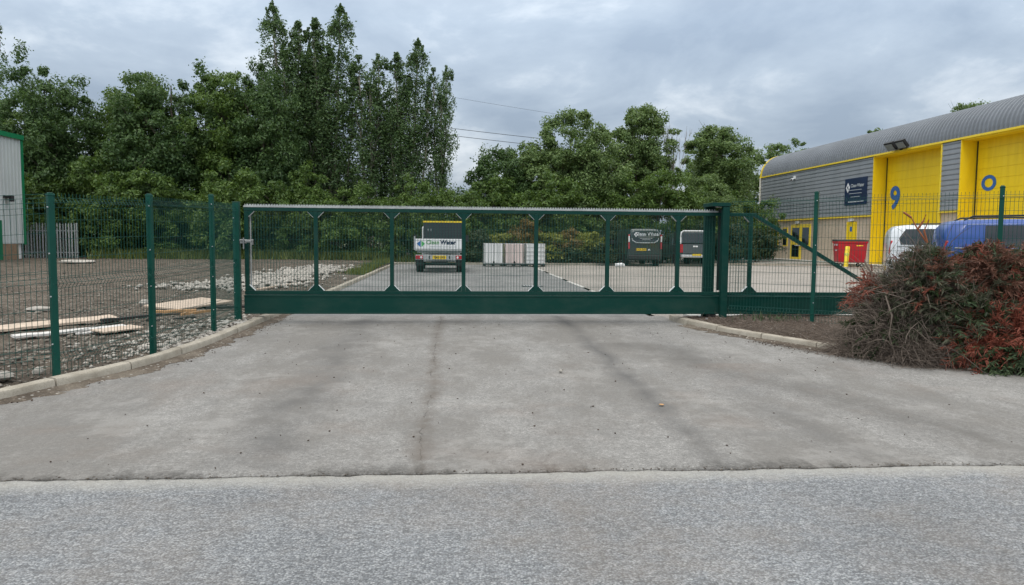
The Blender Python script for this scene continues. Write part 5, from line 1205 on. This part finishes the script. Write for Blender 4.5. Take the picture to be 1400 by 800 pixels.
# ------------------------------------------------------------------ boards and odds and ends on the soil
def board(name, label, a, b, wd, th_, mat, tilt=0, group='boards lying on the soil'):
    a, b = Vector(a), Vector(b); d = b-a; mb = MB(); n = 8; V, Fc = [], []; nr = Vector((-d.y, d.x, 0)).normalized()*wd/2
    for i in range(n+1):
        f_ = i/n; c_ = a.lerp(b, f_); j = .012*noise.noise((f_*5, wd, 0)); w_ = 1+.06*noise.noise((f_*9, 3, 0))
        V += [c_-nr*w_+Vector((0, 0, j)), c_+nr*w_+Vector((0, 0, j+tilt)), c_+nr*w_+Vector((0, 0, j+th_+tilt)), c_-nr*w_+Vector((0, 0, j+th_))]
    for i in range(n):
        for q_ in range(4): Fc.append((i*4+q_, i*4+(q_+1) % 4, i*4+4+(q_+1) % 4, i*4+4+q_))
    Fc += [(3, 2, 1, 0), tuple(n*4+q_ for q_ in range(4))]; mb.add(V, Fc)
    return tag(mb.build(name, M[mat]), label, 'board', group)
board('timber_board', 'longest pale board lying across the soil behind the first fence post', (-6.9, 10.85, .24), (-5.55, 12.55, .27), .30, .035, 'timber', .03)
board('timber_board', 'whitish board in front of the longest pale board', (-6.05, 10.62, .22), (-5.05, 11.75, .235), .16, .03, 'timber_white', .01)
board('timber_board', 'short broken pale board near the second fence post', (-5.15, 11.1, .23), (-4.85, 11.7, .23), .30, .02, 'timber', .02)
board('timber_board', 'thin white sliver of board in front of the short broken board', (-5.38, 10.98, .22), (-5.22, 11.25, .22), .07, .02, 'timber_white')
board('timber_board', 'charred black board pointing towards the second fence post', (-5.55, 12.1, .28), (-4.95, 12.9, .29), .10, .04, 'timber_dark')
board('timber_board', 'thin dark strip of wood between the second fence post and the charred board', (-4.95, 12.6, .22), (-4.45, 13.1, .23), .05, .03, 'timber_dark')
board('timber_board', 'wide pale sheet of timber behind the third fence post', (-5.45, 14.2, .26), (-4.95, 15.9, .27), .75, .03, 'timber', .05)
board('timber_board', 'orange brown batten at the near edge of the wide timber sheet', (-5.4, 13.75, .25), (-4.75, 14.05, .25), .13, .04, 'timber_orange')
board('timber_board', 'slim yellowish batten in front of the wide timber sheet', (-4.72, 13.2, .26), (-4.35, 13.75, .28), .05, .04, 'timber_orange')
board('timber_board', 'dark plank sunk in the soil beside the gate latch post', (-4.75, 14.6, .24), (-3.75, 15.0, .24), .12, .05, 'timber_dark')
board('timber_board', 'long pale lath slanting on the soil behind the gate latch post', (-5.2, 19.0, .26), (-4.6, 22.0, .27), .10, .03, 'timber')
def stone(name, label, loc, r_, mat, sq=(1, 1, .6), cat='stone', group=None):
    V, Fc = [], []; nu, nv = 12, 8; mb = MB()
    for i in range(nv+1):
        for j in range(nu):
            a = math.pi*i/nv; g = 2*math.pi*j/nu; d = Vector((math.sin(a)*math.cos(g), math.sin(a)*math.sin(g), math.cos(a)))
            q_ = r_*(1+.28*noise.noise(d*1.7+Vector(loc)*3)+.1*noise.noise(d*5+Vector(loc))); V.append((loc[0]+d.x*q_*sq[0], loc[1]+d.y*q_*sq[1], loc[2]+d.z*q_*sq[2]))
    for i in range(nv):
        for j in range(nu): Fc.append((i*nu+j, i*nu+nu+j, i*nu+nu+(j+1) % nu, i*nu+(j+1) % nu))
    mb.add(V, Fc); return tag(mb.build(name, M[mat], smooth=30), label, cat, group)
SG = 'large stones on the soil'
stone('stone', 'flat white stone with dark pits at the left edge by the kerb', (-4.72, 8.0, .17), .12, 'rock_pale', (1.3, .9, .45), group=SG)
stone('stone', 'round white stone beside the foot of the first fence post', (-4.42, 8.18, .19), .055, 'rock_pale', (1, 1, .9), group=SG)
stone('stone', 'pale brick sized block on the soil left of the first fence post', (-7.6, 14.2, .27), .15, 'rock_pale', (1.7, .8, .4), group=SG)
stone('stone', 'pale stone above the long board, right of the first fence post', (-6.3, 15.6, .27), .10, 'rock_pale', (1, 1, .7), group=SG)
stone('stone', 'white stone lying far off on the soil below the white shed', (-17.5, 36, .38), .28, 'rock_pale', (3.2, 1, .35), group=SG)
t = tag(MB().build('x', M['white']), None); bpy.data.objects.remove(t)
stone('crumpled_bag', 'crumpled white bag on the paving beside the dark van', (8.95, 39.4, .25), .22, 'white', (1.3, 1, .6), 'bag')
stone('leaf_scrap', 'small orange scrap lying on the driveway', (2.02, 6.96, .05), .022, 'timber_orange', (1.2, .9, .3), 'scrap')
stone('pebble', 'single white pebble on the middle of the driveway', (1.25, 8.5, .105), .022, 'rock_pale', (1, 1, .8), 'pebble')
stone('pebble', 'white pebble at the edge of the red branches in the right gutter', (6.3, 8.5, .095), .025, 'rock_pale', (1, 1, .8), 'pebble')
t = thing('drain_cover', 'dark rectangular drain cover in the yard tarmac behind the gate', 'drain cover', (2.42, 22.7, .175))
mb = MB(); mb.box((0, 0, .004), (.62, .5, .012)); mb.build('frame', M['black'], t)
mb = MB(); 
for i in range(7): mb.box((-.24+.08*i, 0, .014), (.04, .4, .01))
mb.build('grate', M['galv_dull'], t)

# ------------------------------------------------------------------ overhead wires
for i, (z0, z1, lb) in enumerate(((14.75, 13.3, 'middle overhead wire right of the poplars'), (13.9, 12.45, 'lowest overhead wire right of the poplars'), (18.6, 15.9, 'highest and faintest overhead wire crossing the sky'))):
    mb = MB(); pts = []
    for j in range(25):
        x = -5+(17 if i < 2 else 21)*j/24; f_ = (x+0)/8.3 if i < 2 else (x-1.65)/14.2
        sl = (-.79/8.3) if i < 2 else (-2.0/14.2); z = (z0-.07 if i < 2 else 18.35)+sl*x+.0007*(x-4)**2
        pts.append((x, 90, z))
    mb.tube(pts, .030 if i < 2 else .013, 5, False); tag(mb.build('power_line', M['black']), lb, 'power line', 'overhead power lines')
